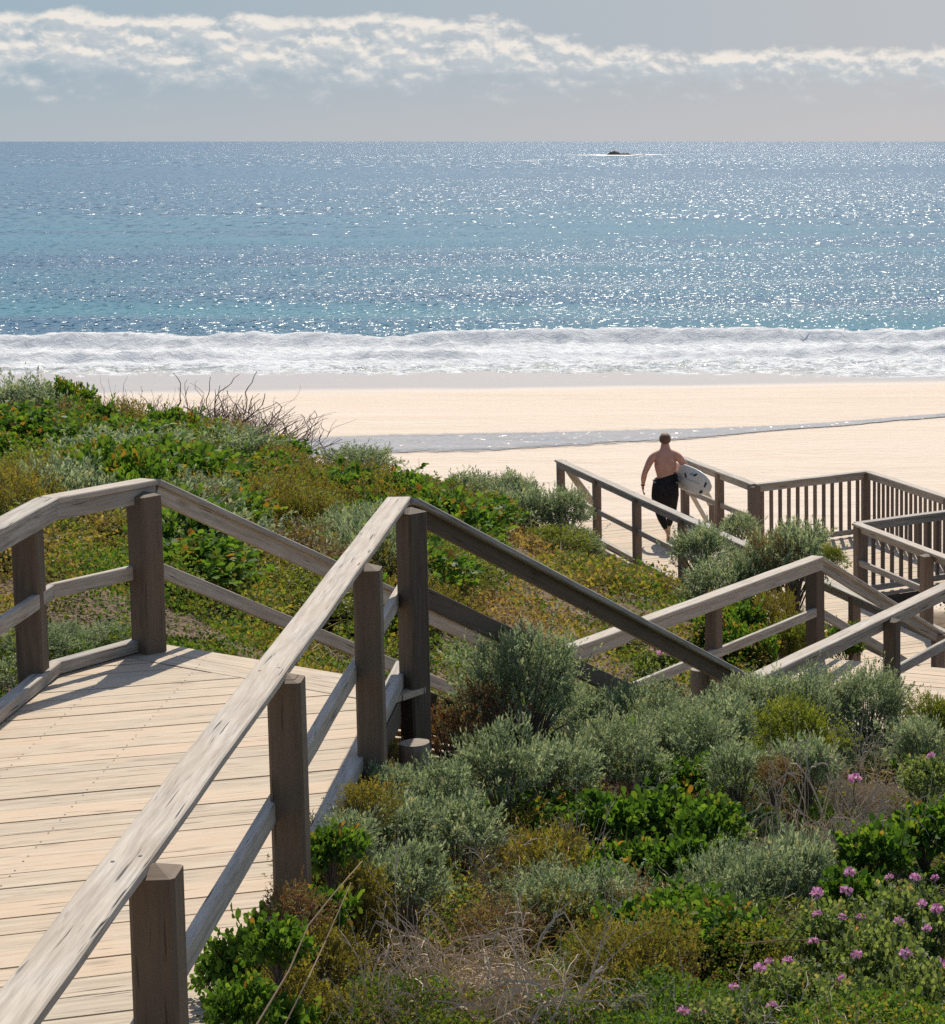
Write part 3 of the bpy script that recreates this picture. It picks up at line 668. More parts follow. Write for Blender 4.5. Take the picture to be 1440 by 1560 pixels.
deck('boardwalk', 'lower boardwalk with the man walking on it towards the beach', 'boardwalk', regs, Z3, .145,
     [(tuple(e_near0), tuple(e_near1)), (tuple(e_far0), tuple(e_near0)), (tuple(e_far1), tuple(V2(FC) - n3 * .1)), (tuple(V2(FC) + V2(f3h) * .1), tuple(V2(I2) + V2(f3h) * .1)), (tuple(V2(I2)), tuple(V2(I2) + V2(f3h) * 4))],
     [(e_near0.x + .1, e_near0.y - .1), (e_far0.x - .1, e_far0.y - .1), (FB.x, FB.y - .1), (FC.x, FC.y), (I2.x - .1, I2.y), (Q3.x, Q3.y)])
G4 = 'railings of the lower boardwalk'
pn = []
for px, py in [(854, 702), (909, 729), (970, 757), (1040, 789), (1119, 824), (1205, 862), (1302, 905)]:
    q = at_z(px, py, Z3 + RH - .03) ; pn.append((q.x, q.y, Z3 + RH - .045, Z3 - .7, h3, .125))
pn.append((Q3.x + .02, Q3.y + .0, Z3 + RH - .05, Z3 - .6, h3, .13))
railing('handrail', 'long near side handrail running past the walking man down to the beach end', G4, [N0, Q3], pn, under=.0)
pff = []
for t in (0.0, .5):
    q = along(FA, FB, t + .03); pff.append((q.x, q.y, Z3 + RH - .045, Z3 - .7, h3, .13))
q = along(FA, FB, .99); pff.append((q.x, q.y, Z3 + RH - .045, Z3 - .7, h3, .17))
railing('handrail', 'two rail handrail beyond the man on the beach side of the lower boardwalk', G4, [FA, FB], pff, under=.0)
pfc = [(FC.x + .06, FC.y - .02, Z3 + RH - .045, Z3 - .7, h3, .17)]
q = at_z(1412, 846, Z3 + RH - .04); pfc.append((q.x, q.y, Z3 + RH - .045, Z3 - .8, h3, .15))
railing('handrail', 'broad capped handrail with a mid rail leading to the right frame edge above the stairs', G4, [FC, FD], pfc, under=.03)
railing('balustrade', 'pale topped balustrade with upright slats set square to the beach behind the round bush', G4, [FB, J2], [(J2.x - .03, J2.y, Z3 + RH - .045, Z3 - .6, h3, .13)], under=.0, mid=False, toe=False, balus=.175)
railing('balustrade', 'slatted balustrade along the beach side of the platform at the right edge', G4, [J2, J3], [(along(J2, J3, .45).x, along(J2, J3, .45).y, Z3 + RH - .045, Z3 - .6, h3, .13)], under=.0, mid=False, toe=False, balus=.17)
railing('balustrade', 'inner slatted balustrade of the platform under a broad cap near the right edge', G4, [FC, I2], [(I2.x, I2.y, Z3 + RH - .045, Z3 - .8, h3, .13)], under=.0, mid=False, toe=False, balus=.165)
railing('balustrade', 'inner slatted balustrade along the open well beside the platform at the right edge', G4, [I2, I2 + f3h * 4.0], [], under=.0, mid=False, toe=False, balus=.15)
# beach steps with their two handrails
bs0 = (V2(N0) + V2(FA)) / 2; dd = -V2(f3h); bdn = Vector((.10, 1.0)).normalized()
stairs('timber_stairs', 'beach steps at the far end of the lower boardwalk behind the walking man', bs0 + bdn * .05, bs0 + bdn * 3.0, 1.9, Z3 - .02, gz(bs0.x, bs0.y + 3) + .02, 8, 0)
for (st, lab) in ((N0, 'brown handrail of the beach steps slanting down beside the end post'), (FA, 'brown handrail of the beach steps slanting down beside the surfboard')):
    a = Vector(st) + Vector((.06, .05, -.02)); b = a + Vector((bdn.x * 2.4, bdn.y * 2.4, -1.25))
    railing('stair_handrail', lab, G2, [a, b], [(b.x, b.y, b.z - .02, b.z - 1.5, 0, .11)], under=None, toe=False, mid=True, mid_off=.5)
# stub posts
def stump(px, py, Y, d, h, label):
    p = at_y(px, py, Y); root_z = p.z - h; mb = MB(); k = 22; rr = [1 + random.uniform(-.035, .035) for _ in range(k)]
    prof = [(0, 1.03), (.5, 1.0), (.96, 1.0), (1.0, .955)]
    vs = []; b = len(mb.v); u0 = random.uniform(0, 20)
    for (t, s_) in prof:
        for j in range(k):
            a = 2 * PI * j / k; mb.v.append(Vector((math.cos(a) * d / 2 * s_ * rr[j], math.sin(a) * d / 2 * s_ * rr[j], h * t))); mb.a.append(.5)
    for i in range(3):
        for j in range(k):
            j2 = (j + 1) % k; mb.f.append((b + i * k + j, b + i * k + j2, b + (i + 1) * k + j2, b + (i + 1) * k + j))
            v0, v1 = j / k * .6, (j + 1) / k * .6; mb.uv += [(u0 + prof[i][0] * h, v0), (u0 + prof[i][0] * h, v1), (u0 + prof[i + 1][0] * h, v1), (u0 + prof[i + 1][0] * h, v0)]
    mb.f.append(tuple(b + 3 * k + j for j in range(k))); mb.uv += [(u0 + .1 * math.cos(2 * PI * j / k), .2 * math.sin(2 * PI * j / k)) for j in range(k)]
    o = mb.build('round_log_post', M_log); o.location = (p.x, p.y, root_z)
    tag(o, label, 'post', 'round log posts')
stump(632, 1131, 11.5, .172, .75, 'short round log post beside the deck edge at the foot of the tall corner post')
stump(1067, 1019, 16.0, .158, 1.5, 'short round log post among bushes before the lower end of the sloping stair rail')
stump(1186, 999, 23.0, .145, .7, 'small round log post in the scrub behind the middle landing rail')
# ------------------------------------------------------------------ vegetation
def norm(a): return a / np.maximum(np.linalg.norm(a, axis=-1, keepdims=True), 1e-9)
def leaves(P, D, N, L, W, var, k=4, curl=0.0):
    """flat leaves: P base, D direction, N face normal; k=4 narrow kite, k=6 rounded"""
    n = len(P); D = norm(D); S = norm(np.cross(D, N)); Nn = np.cross(S, D); L = np.broadcast_to(L, n)[:, None]; W = np.broadcast_to(W, n)[:, None]
    if k == 4: tmpl = [(0, 0), (.45, .5), (1, 0), (.45, -.5)]
    else: tmpl = [(0, 0), (.35, .42), (.78, .46), (1.02, 0), (.78, -.46), (.35, -.42)]
    V = np.empty((n, k, 3))
    for i, (a, b) in enumerate(tmpl): V[:, i] = P + D * L * a + S * W * b + Nn * L * (curl * (abs(b) * 1.2 - .25))
    return V.reshape(-1, 3), np.arange(n * k).reshape(n, k), np.repeat(var, k)
def rdir(n): return norm(rng.normal(size=(n, 3)))
def dome(n, inner, seed, lump=.5, flat=0.0):
    d = rdir(n); d[:, 2] = np.where(d[:, 2] < -.45, -d[:, 2], d[:, 2]); r = inner + (1 - inner) * rng.random(n) ** .55; r = np.where(rng.random(n) < .1, r * rng.uniform(1.05, 1.38, n), r)
    lum = 1 - lump * .5 + lump * fbm(np.arctan2(d[:, 1], d[:, 0]) * 1.3 + seed * 7, d[:, 2] * 2.4 + seed, seed, 2)
    return d, d * (r * lum)[:, None]
def sprig_bush(n, m, L, lL, lW, spread=.8, up=.7, seed=0, inner=.45, k=4, lump=1.15, jitter=.48, vshift=0, patch=.25):
    d, p = dome(n, inner, seed, lump); p[:, 2] = p[:, 2] * .55 + .42
    s = norm(d * np.array([1, 1, .8]) + np.array([0, 0, up]) + rng.normal(size=(n, 3)) * jitter)
    Ls = L * (.5 + 1.1 * rng.random(n) ** 1.6); sv = rng.random(n) * .45 + patch * (fbm(p[:, 0] * 3 + seed, p[:, 1] * 3, seed + 3, 2) - .5) * 2 + .12 + vshift
    t = np.linspace(.0, 1, m); P = p[:, None] + s[:, None] * (Ls[:, None] * t[None] - Ls[:, None] * .45)[..., None]
    rad = rng.normal(size=(n, m, 3)); rad -= (rad * s[:, None]).sum(-1, keepdims=True) * s[:, None]; rad = norm(rad)
    D = s[:, None] * (1 - spread * (1 - t[None, :, None] * .6)) + rad * spread * (1 - .5 * t[None, :, None])
    N = norm(np.cross(D, rng.normal(size=D.shape)))
    var = np.clip(sv[:, None] + .3 * t[None] + rng.normal(size=(n, m)) * .07, 0, 1)
    sz = (.7 + .6 * rng.random(n * m))
    P = P.reshape(-1, 3); ok = P[:, 2] > -.02
    V, Q, vr = leaves(P[ok], D.reshape(-1, 3)[ok], N.reshape(-1, 3)[ok], lL * sz[ok], lW * sz[ok], var.ravel()[ok], k, .25 if k == 6 else 0)
    return V, Q, vr, p
def stems_mesh(p, count, rad, m, seed):
    rnd = random.Random(seed); mb = MB(); ids = [rnd.randrange(len(p)) for _ in range(count)]
    for i in ids:
        e = Vector(p[i]) * rnd.choice((.9, .96, 1.0, 1.12)); b = Vector((rnd.uniform(-.08, .08), rnd.uniform(-.08, .08), -.5))
        c1 = b.lerp(e, .33) + Vector((rnd.uniform(-.06, .06), rnd.uniform(-.06, .06), .06)); c2 = b.lerp(e, .68) + Vector((rnd.uniform(-.07, .07), rnd.uniform(-.07, .07), .05))
        mb.tube([b, c1, c2, e], [rad, rad * .75, rad * .5, rad * .25], 4, cap=False)
    me_o = mb.build('branches', m); me = me_o.data; bpy.data.objects.remove(me_o); return me
KINDS = {}
def make_kind(key, mat, variants, stemmat, stem_n, stem_r, **kw):
    out = []
    for v in range(variants):
        sd_ = hash(key) % 7 if False else v * 3 + len(KINDS) * 11
        V, Q, vr, p = sprig_bush(seed=sd_, **kw)
        out.append((np_mesh('foliage', V, Q, mat, vr), stems_mesh(p, stem_n, stem_r, stemmat, sd_)))
    KINDS[key] = out
make_kind('sage', M_sage, 6, M_dark, 60, .022, n=1300, m=14, L=.24, lL=.055, lW=.021, spread=.75, up=.35)
make_kind('sagefar', M_sage, 3, M_dark, 40, .03, n=800, m=12, L=.28, lL=.085, lW=.03, spread=.7, up=.45)
make_kind('lime', M_lime, 2, M_dark, 40, .018, n=900, m=14, L=.24, lL=.055, lW=.026, spread=.8, up=.4)
make_kind('olive', M_olive, 3, M_dark, 40, .018, n=800, m=14, L=.24, lL=.05, lW=.022, spread=.8, up=.6)
make_kind('rust', M_rust, 1, M_dark, 50, .018, n=420, m=12, L=.25, lL=.05, lW=.024, spread=.8, up=.7)
make_kind('green', M_green, 3, M_dark, 45, .02, n=560, m=8, L=.26, lL=.115, lW=.075, spread=.85, up=.6, k=6)
make_kind('greenfar', M_green, 2, M_dark, 45, .02, n=650, m=9, L=.26, lL=.11, lW=.07, spread=.85, up=.6, k=6, vshift=.1)
make_kind('sageS', M_sage, 3, M_dark, 30, .03, n=420, m=12, L=.32, lL=.10, lW=.036, spread=.75, up=.4)
make_kind('greenS', M_green, 4, M_dark, 30, .03, n=150, m=7, L=.36, lL=.21, lW=.14, spread=.85, up=.5, k=6)
make_kind('oliveS', M_olive, 3, M_dark, 30, .026, n=330, m=12, L=.34, lL=.085, lW=.04, spread=.8, up=.5)
make_kind('rustS', M_rust, 2, M_dark, 40, .026, n=220, m=12, L=.34, lL=.085, lW=.042, spread=.8, up=.5)
CATS = {'sage': 'bush', 'sagefar': 'bush', 'lime': 'bush', 'olive': 'bush', 'rust': 'bush', 'green': 'bush', 'greenfar': 'bush'}
NAMES = {'sage': 'grey_green_bush', 'sagefar': 'grey_green_bush', 'lime': 'yellow_green_bush', 'olive': 'olive_heath_bush', 'rust': 'rusty_shrub', 'green': 'leafy_bush', 'greenfar': 'leafy_bush'}
bush_n = 0
def bush(key, px, py, Y, rpx, label, group=None, sink=.0, base=None, squash=1):
    """px,py: photo position of the crown top; rpx: half width in photo pixels"""
    global bush_n
    top = at_y(px, py, Y); g = gz(top.x, Y) - sink if base is None else base
    r = rpx * Y / F * 1.15; h = max(top.z - g, r * .7)
    if h > 1.45 * r: g = top.z - 1.45 * r; h = 1.45 * r
    root = empty(NAMES[key], (top.x, Y, g), label, 'bush', group, rz=(bush_n * 2.399) % 6.28)
    if Y < 17 and r < .27 and key + 'S' in KINDS: key += 'S'
    fol, br = KINDS[key][bush_n % len(KINDS[key])]; bush_n += 1
    for nm, me in (('foliage', fol), ('branches', br)):
        o = bpy.data.objects.new(nm, me); COL.objects.link(o); o.parent = root
    root.scale = (r, r * rng.uniform(.8, 1.15), h * squash)
    return root

GF = 'grey-green bushes of the foreground dune'
bush('sage', 792, 972, 13.2, 84, 'dark round grey-green bush with bare dark stems, just right of the tall corner post')
bush('rust', 690, 1078, 12.6, 48, 'rusty brown shrub at the foot of the tall corner post beside the round bush')
bush('rust', 735, 1040, 12.9, 42, 'rusty green shrub leaning against the dark round bush')
bush('sage', 905, 1042, 14.4, 70, 'grey-green bush under the long sloping stair handrail, right of the dark round bush')
bush('sage', 985, 1050, 14.2, 62, 'grey-green bush left of the round log post under the stair handrail')
bush('sage', 935, 1105, 12.9, 70, 'dense grey-green bush in the middle of the slope below the stair handrail')
bush('sage', 1040, 1088, 13.6, 66, 'grey-green bush in front of the round log post below the stair handrail')
bush('sage', 765, 1122, 11.6, 62, 'fine leaved grey-green bush below the dark round bush')
bush('sage', 850, 1132, 12.0, 58, 'grey-green bush with yellowed tips at mid slope')
bush('sage', 1160, 1026, 15.2, 66, 'grey-green bush standing before the lower end of the pale climbing handrail')
bush('sage', 1240, 1036, 15.4, 62, 'grey-green bush left of the brown post at the middle landing')
bush('sage', 1322, 1028, 15.6, 58, 'tall grey-green bush directly below the brown post at the middle landing')
bush('sage', 1100, 1062, 14.3, 52, 'small grey-green bush between the log post and the yellow-green bush')
bush('lime', 1212, 1066, 13.7, 62, 'bright yellow-green bush among the grey-green ones below the middle landing')
bush('sage', 1400, 1098, 14.2, 44, 'grey-green bush at the right frame edge below the middle landing')
bush('lime', 1425, 1062, 15.4, 36, 'olive yellow bush at the right frame edge touching the middle landing boards')
bush('sage', 1122, 1140, 12.6, 44, 'pale young grey-green bush at mid slope above the bright broad leaves')
bush('sage', 1225, 1128, 12.9, 50, 'grey-green bush partly under the brown dead twigs')
bush('rust', 1180, 1155, 12.4, 30, 'small rusty shrub beside the tangle of dead twigs')
bush('sage', 1120, 1305, 9.9, 88, 'big grey-green bush with feathery tips beside the pink flowers, its left dome')
bush('sage', 1208, 1276, 10.1, 68, 'big grey-green bush with feathery tips beside the pink flowers, its taller right dome')
bush('sage', 1090, 1400, 9.3, 62, 'low front skirt of grey-green bush left of the pink flowers')
bush('sage', 655, 1172, 10.6, 62, 'yellow tinged grey-green bush spreading over the deck edge by the log post')
bush('sage', 600, 1215, 10.0, 60, 'grey-green bush against the deck edge between the second and third brown posts')
bush('sage', 700, 1225, 10.2, 58, 'grey-green bush above the olive heath at the centre of the slope')
bush('sage', 620, 1300, 9.2, 56, 'grey-green bush above the pale dead twigs near the foreground post')
bush('olive', 828, 1276, 10.1, 64, 'olive gold heath bush in the middle of the dark broad leaves')
bush('olive', 482, 1268, 9.5, 46, 'gold and green heath hugging the foot of the second brown post')
bush('olive', 545, 1330, 9.0, 44, 'orange tinged heath between the second post and the dead twigs')
bush('green', 415, 1395, 8.3, 50, 'dark broad leaved plant sprawling over the deck edge between the two nearest posts', base=-.35)
bush('green', 350, 1440, 7.7, 46, 'dark broad leaved plant spilling onto the boards beside the nearest post', base=-.3)
bush('green', 500, 1180, 11.0, 20, 'small dark sprig growing up at the deck edge behind the third post', base=-.3)
bush('olive', 585, 1130, 11.6, 26, 'small gold heath on the deck edge near the log post')
for i, (px, py, Y, r) in enumerate([(925, 1205, 11.2, 52), (1010, 1195, 11.4, 50), (1080, 1215, 11.0, 44), (960, 1270, 10.5, 50), (1040, 1270, 10.3, 40), (900, 1310, 9.9, 40), (1330, 1250, 10.8, 52), (1410, 1215, 11.2, 52), (1300, 1320, 9.6, 46), (950, 1370, 9.4, 42)]):
    bush('green', px, py, Y, r, 'low clump of bright green fleshy round leaves on the foreground slope', 'bright fleshy leaved clumps', squash=.75)
# left side and crest
bush('sage', 60, 985, 14.2, 70, 'pale grey-green bush seen through the bent handrail at the left frame edge', sink=.1)
bush('sage', 140, 968, 14.5, 64, 'pale grey-green bush between the two brown posts of the bent handrail', sink=.1)
bush('sage', 12, 1010, 13.6, 54, 'pale grey-green bush touching the left frame edge by the deck', sink=.1)
bush('sagefar', 22, 586, 34, 60, 'dark rounded grey-green bush on the dune crest at the left frame edge')
bush('greenfar', 103, 588, 36, 34, 'bright green bush poking above the dune crest')
bush('olive', 172, 616, 35, 54, 'olive green rounded bush on the dune crest left of the bare shrub')
bush('greenfar', 120, 618, 34, 54, 'deep green bush just below the dune crest')
bush('greenfar', 255, 634, 34, 46, 'yellow-green leafy bush under the bare shrub on the crest')
bush('olive', 312, 652, 33, 48, 'olive bush in front of the bare shrub on the crest')
bush('olive', 214, 655, 31, 40, 'dull green bush below the crest bushes')
bush('sagefar', 545, 686, 36, 46, 'dark grey-green bush on the crest right of the bare shrub')
bush('sagefar', 500, 752, 28, 44, 'silvery grey-green bush in the middle of the hillside')
bush('sagefar', 560, 742, 29, 44, 'loose grey-green bush above the kink of the near handrail')
bush('greenfar', 660, 736, 31, 38, 'green scrub bush just right of the near handrail corner')
bush('olive', 40, 690, 27, 50, 'golden olive scrub clump on the left of the hillside')
bush('sagefar', 135, 705, 26, 38, 'small grey bush on the left hillside above the bent handrail')
# around the lower boardwalk
bush('sagefar', 712, 728, 33.5, 38, 'loose upright grey-green bush on the dune edge left of the round ones')
bush('sagefar', 778, 724, 33.0, 32, 'small round grey-green bush behind the larger round one at the dune edge')
bush('sagefar', 790, 748, 32.2, 46, 'largest round grey-green bush left of the end of the lower handrail')
bush('sagefar', 862, 752, 32.2, 33, 'round grey-green bush at the foot of the far end post')
bush('sagefar', 886, 808, 30.6, 29, 'little grey-green bush beside the lower boardwalk edge')
bush('lime', 835, 802, 30.0, 52, 'yellow-green heath below the round bushes left of the lower boardwalk')
bush('lime', 890, 850, 28.0, 60, 'golden green heath beside the lower boardwalk')
bush('greenfar', 735, 782, 30.5, 50, 'dark green scrub below the loose upright bush')
bush('sagefar', 1068, 806, 25.8, 36, 'upright grey-green bush in front of the lower handrail near the walking man')
bush('sagefar', 1098, 862, 25.0, 46, 'low grey-green bush at the foot of the upright one by the lower handrail')
bush('sagefar', 1210, 800, 25.4, 56, 'broad grey-green bush in front of the slatted balustrade')
bush('rust', 1180, 812, 25.2, 38, 'rusty twiggy bush beside the broad bush in front of the balustrade')
bush('sagefar', 1150, 846, 25.2, 40, 'small grey-green bush between the two bushes at the lower handrail')
bush('sagefar', 1124, 784, 32.6, 27, 'small round grey-green bush beyond the far handrail of the lower boardwalk', base=Z3 - 1.0)
bush('lime', 1270, 832, 25.0, 18, 'bright sprig of green at the right end of the broad bush')
GB = 'golden scrub bushes between the walkways'
for i, (px, py, Y, r) in enumerate([(1180, 905, 23.8, 50), (1110, 925, 23.4, 50), (1060, 905, 25, 46), (985, 890, 26.5, 46), (1290, 960, 22.6, 26), (1210, 940, 23.2, 44), (930, 905, 25.5, 46), (1130, 960, 22.6, 40), (960, 950, 22.4, 42)]):
    bush(('olive', 'greenfar', 'lime')[i % 3], px, py, Y, r, 'low golden and green scrub growing between the middle landing and the lower boardwalk', GB)
for i in range(210):
    px = rng.uniform(0, 700); Yb = rng.uniform(17, 35)
    X_ = (px - CX) / F * Yb; g = gz(X_, Yb); py = CY * 0 + proj((X_, Yb, g + (rng.uniform(.4, .85) if i % 3 == 0 else rng.uniform(.22, .5))))[1]
    if proj((X_, Yb, g))[1] > 985: continue
    py = max(py, float(np.interp(px, [0, 240, 450, 600, 700], [624, 682, 722, 740, 762])))
    if Yb > 31: continue
    bush(('olive', 'greenfar', 'lime', 'greenfar', 'olive', 'greenfar', 'sagefar', 'lime', 'rust')[i % 9], px, py, Yb, rng.uniform(.3, .7) * F / Yb, 'low scrub bush on the hillside left of the stairs', 'low scrub bushes of the left hillside')

# mixed fill of the foreground slope, where crowns grow into one another
FILL = {'sage': ('small grey-green shrub woven into the dense scrub of the foreground slope', 'small grey-green shrubs of the foreground'), 'green': ('small leafy green shrub woven into the dense scrub of the foreground slope', 'small leafy shrubs of the foreground'),
        'olive': ('small golden olive shrub woven into the dense scrub of the foreground slope', 'small olive shrubs of the foreground'), 'rust': ('small rusty shrub woven into the dense scrub of the foreground slope', 'small rusty shrubs of the foreground'), 'lime': ('small yellow-green shrub woven into the dense scrub of the foreground slope', 'small yellow-green shrubs of the foreground')}
def fill(x, y, key, r, up_):
    q = proj((x, y, gz(x, y) + up_)); l_, g_ = FILL[key]; bush(key, q[0], q[1], y, r * F / y, l_, g_, squash=rng.uniform(.8, 1.05))
cnt = 0
while cnt < 270:
    y = 6.8 + 9.4 * rng.random() ** .8; ex = -1.62 - (y - 2) * .105
    x = rng.uniform(ex + .18, 1.3 if y > 9 else .9)
    if y > 12.4 and x < -2.8 + (y - 12.4) * .36 + .45: continue
    z_ = float(fbm(np.array([x * .8]), np.array([y * .8]), 123, 2)[0]); far_ = y > 11.8
    if far_: key = ('sage', 'sage', 'green', 'sage', 'olive', 'rust')[cnt % 6]
    else: key = ('green', 'sage', 'green', 'olive', 'lime', 'rust', 'green', 'sage')[cnt % 8] if z_ > .42 else ('olive', 'sage', 'green', 'rust')[cnt % 4]
    if x > -1.0 and y < 9.3 and cnt % 3: cnt += 1; continue
    qx, qy = proj((x, y, gz(x, y) + .25))
    if (520 < qx < 900 and qy > 1390) or (1160 < qx < 1400 and 1150 < qy < 1270): cnt += 1; continue
    fill(x, y, key, rng.uniform(.14, .3), rng.uniform(.16, .36)); cnt += 1
for i, (px, py, Y, r, key) in enumerate([(596, 1165, 11.0, 34, 'sage'), (560, 1190, 10.6, 40, 'olive'), (530, 1235, 10.1, 44, 'sage'), (505, 1262, 9.8, 40, 'green'), (470, 1300, 9.3, 42, 'olive'), (520, 1310, 9.3, 46, 'olive'), (452, 1345, 8.9, 46, 'rust'), (488, 1352, 8.9, 46, 'green'),
        (560, 1290, 9.6, 50, 'sage'), (420, 1405, 8.5, 42, 'green'), (470, 1405, 8.5, 55, 'olive'), (385, 1440, 8.2, 38, 'rust'), (430, 1460, 8.0, 52, 'olive'), (500, 1420, 8.4, 55, 'olive'), (365, 1500, 7.7, 44, 'green'), (405, 1525, 7.6, 60, 'green'), (480, 1500, 7.8, 60, 'olive'), (350, 1470, 7.9, 30, 'rust'), (540, 1370, 8.9, 55, 'olive')]):
    Yc = min(Y, .98 * 1.43 / ((1360 - px) / 3200 - .105)); tz = at_y(px, py, Yc).z
    kw = dict(squash=.9)
    if tz > .42: Yc = Y * .97; kw['base'] = -.04
    bush(key, px, py, Yc, r, *{'sage': ('grey-green tuft crowding against the deck edge', 'grey-green tufts at the deck edge'), 'olive': ('gold and orange heath tuft crowding against the deck edge', 'gold heath tufts at the deck edge'), 'green': ('dark leafy tuft spilling over the deck edge near the closest posts', 'dark leafy tufts at the deck edge'), 'rust': ('rusty sprig at the deck edge by the closest posts', 'rusty sprigs at the deck edge')}[key], **kw)

# ---- dead twig tangles and bare shrubs
def tangle(seed, n, arch, rad, upb=.5):
    rnd = random.Random(seed); mb = MB()
    for i in range(n):
        a = rnd.uniform(0, 2 * PI); b = Vector((rnd.gauss(0, .3), rnd.gauss(0, .3), .15)); d = Vector((math.cos(a), math.sin(a), rnd.uniform(upb, upb + 1.0))).normalized()
        p = b.copy(); pts = [p.copy()]; r0 = rad * rnd.uniform(.6, 1.1); st = rnd.uniform(.10, .15)
        for s in range(8):
            d = (d + Vector((rnd.gauss(0, .22), rnd.gauss(0, .22), -arch + rnd.gauss(0, .12)))).normalized(); p = p + d * st; pts.append(p.copy())
            if s > 1 and rnd.random() < .6:
                q = p.copy(); dq = (d + Vector((rnd.gauss(0, .6), rnd.gauss(0, .6), rnd.gauss(.1, .4)))).normalized(); qq = [q.copy()]
                for _ in range(rnd.randint(2, 5)):
                    dq = (dq + Vector((rnd.gauss(0, .25), rnd.gauss(0, .25), -arch * .5))).normalized(); q = q + dq * st * .7; qq.append(q.copy())
                mb.tube(qq, [r0 * .6 * (1 - .6 * j / len(qq)) for j in range(len(qq))], 3, cap=False)
        mb.tube(pts, [r0 * (1 - .6 * j / len(pts)) for j in range(len(pts))], 3, cap=False)
    return mb
TANG = [tangle(s, 110, .17, .0125, .3) for s in (3, 8, 14)]
TM = []
for mb in TANG: o = mb.build('twigs', M_twig); TM.append(o.data); bpy.data.objects.remove(o)
TB = []
for s in (5, 12): o = tangle(s, 85, -.01, .015, .6).build('twigs', M_bare); TB.append(o.data); bpy.data.objects.remove(o)
for s in (21,): o = tangle(s, 150, .0, .008, .35).build('twigs', M_bare); TB.append(o.data); bpy.data.objects.remove(o)
def dead(px, py, Y, r, label, lib, i, zs=.8, name='dead_bush', sink=.0):
    top = at_y(px, py, Y); g = gz(top.x, Y) - sink
    o = bpy.data.objects.new(name, lib[i % len(lib)]); COL.objects.link(o); o.location = (top.x, Y, g); rr = r * Y / F * .85; hh = max(top.z - g, .5 * rr)
    o.scale = (rr, rr, hh * zs); o.rotation_euler = (0, 0, i * 1.3); tag(o, label, 'dead bush')
dead(1245, 1145, 11.6, 110, 'pale tangle of dead twigs left of the right frame edge at mid slope', TM, 0, 1.2)
dead(1330, 1180, 11.0, 95, 'grey brown tangle of dead twigs nearest the right frame edge', TM, 1, 1.1)
dead(1310, 1105, 13.4, 70, 'brown dead twigs spread over the grey-green bushes by the middle landing', TM, 3, 1.1)
dead(650, 1372, 8.2, 150, 'large pale tangle of dead twigs at the bottom beside the nearest post', TM, 2, 1.2)
dead(810, 1388, 8.0, 150, 'large pale tangle of dead twigs at the bottom centre of the slope', TM, 5, 1.2)
dead(560, 1440, 7.8, 90, 'dark dead twigs sprawling at the bottom next to the deck edge', TM, 4, 1.1)
dead(880, 1225, 10.6, 70, 'thin curled dead twigs among bright green leaves', TM, 7, 1.1)
dead(315, 600, 37, 135, 'large bare brown shrub spreading along the dune crest against the sand', TB, 0, .8)
dead(270, 606, 36.6, 110, 'fine leafless brown twigs at the left foot of the large bare shrub', TB, 2, .8)
dead(345, 612, 36.4, 120, 'dense fine brown twigs in the heart of the large bare shrub', TB, 5, .8)
dead(400, 622, 36, 110, 'lower right arm of bare brown twigs trailing down the dune crest', TB, 3, .7)
dead(140, 566, 37.5, 50, 'small bare shrub behind the bright green bush on the crest', TB, 2, .6)
dead(195, 578, 37.5, 55, 'small bare shrub above the olive bush on the crest', TB, 3, .6)
dead(610, 700, 36, 45, 'thin bare twigs at the right shoulder of the dune crest', TB, 4, .55)
dead(1215, 860, 24.6, 36, 'bare dark twigs under the broad bush in front of the balustrade', TB, 5, .6)
for i in range(22):
    y = rng.uniform(7.2, 14.5); x = rng.uniform(-1.62 - (y - 2) * .105 + .35, .8)
    if y > 12.4 and x < -2.8 + (y - 12.4) * .36 + .6: continue
    q = proj((x, y, gz(x, y) + rng.uniform(.3, .45))); dead(q[0], q[1], y, rng.uniform(.2, .38) * F / y, 'small tangle of dry twigs caught in the foreground scrub', TM, i + 20, 1.0)
    bpy.context.scene.collection.objects[-1]['group'] = 'small dry tangles of the foreground'
# thin pale stalks
def stalk(pts, r, label, m=M_straw):
    mb = MB(); P = [at_y(*p) for p in pts]; mb.tube(P, [r * (1 - .5 * i / len(P)) for i in range(len(P))], 5); o = mb.build('dry_stalk', m); tag(o, label, 'stalk')
stalk([(380, 1580, 6.6), (440, 1480, 6.9), (470, 1410, 7.1), (510, 1360, 7.3), (552, 1312, 7.6)], .0035, 'long thin pale stalk leaning across the dark leaves beside the nearest post, left of two')
stalk([(425, 1580, 6.7), (470, 1490, 6.9), (500, 1425, 7.2), (535, 1345, 7.5)], .003, 'shorter thin pale stalk leaning beside the nearest post, right of two')
stalk([(1130, 1438, 8.6), (1190, 1432, 8.4), (1240, 1432, 8.3), (1262, 1434, 8.2)], .004, 'straw coloured stalk lying level in front of the big grey-green bush')
stalk([(1190, 1450, 8.4), (1215, 1418, 8.3), (1245, 1400, 8.2), (1280, 1395, 8.1), (1320, 1402, 8.0)], .0035, 'arching green grass stalk rising into the pink flowers', M_grass)

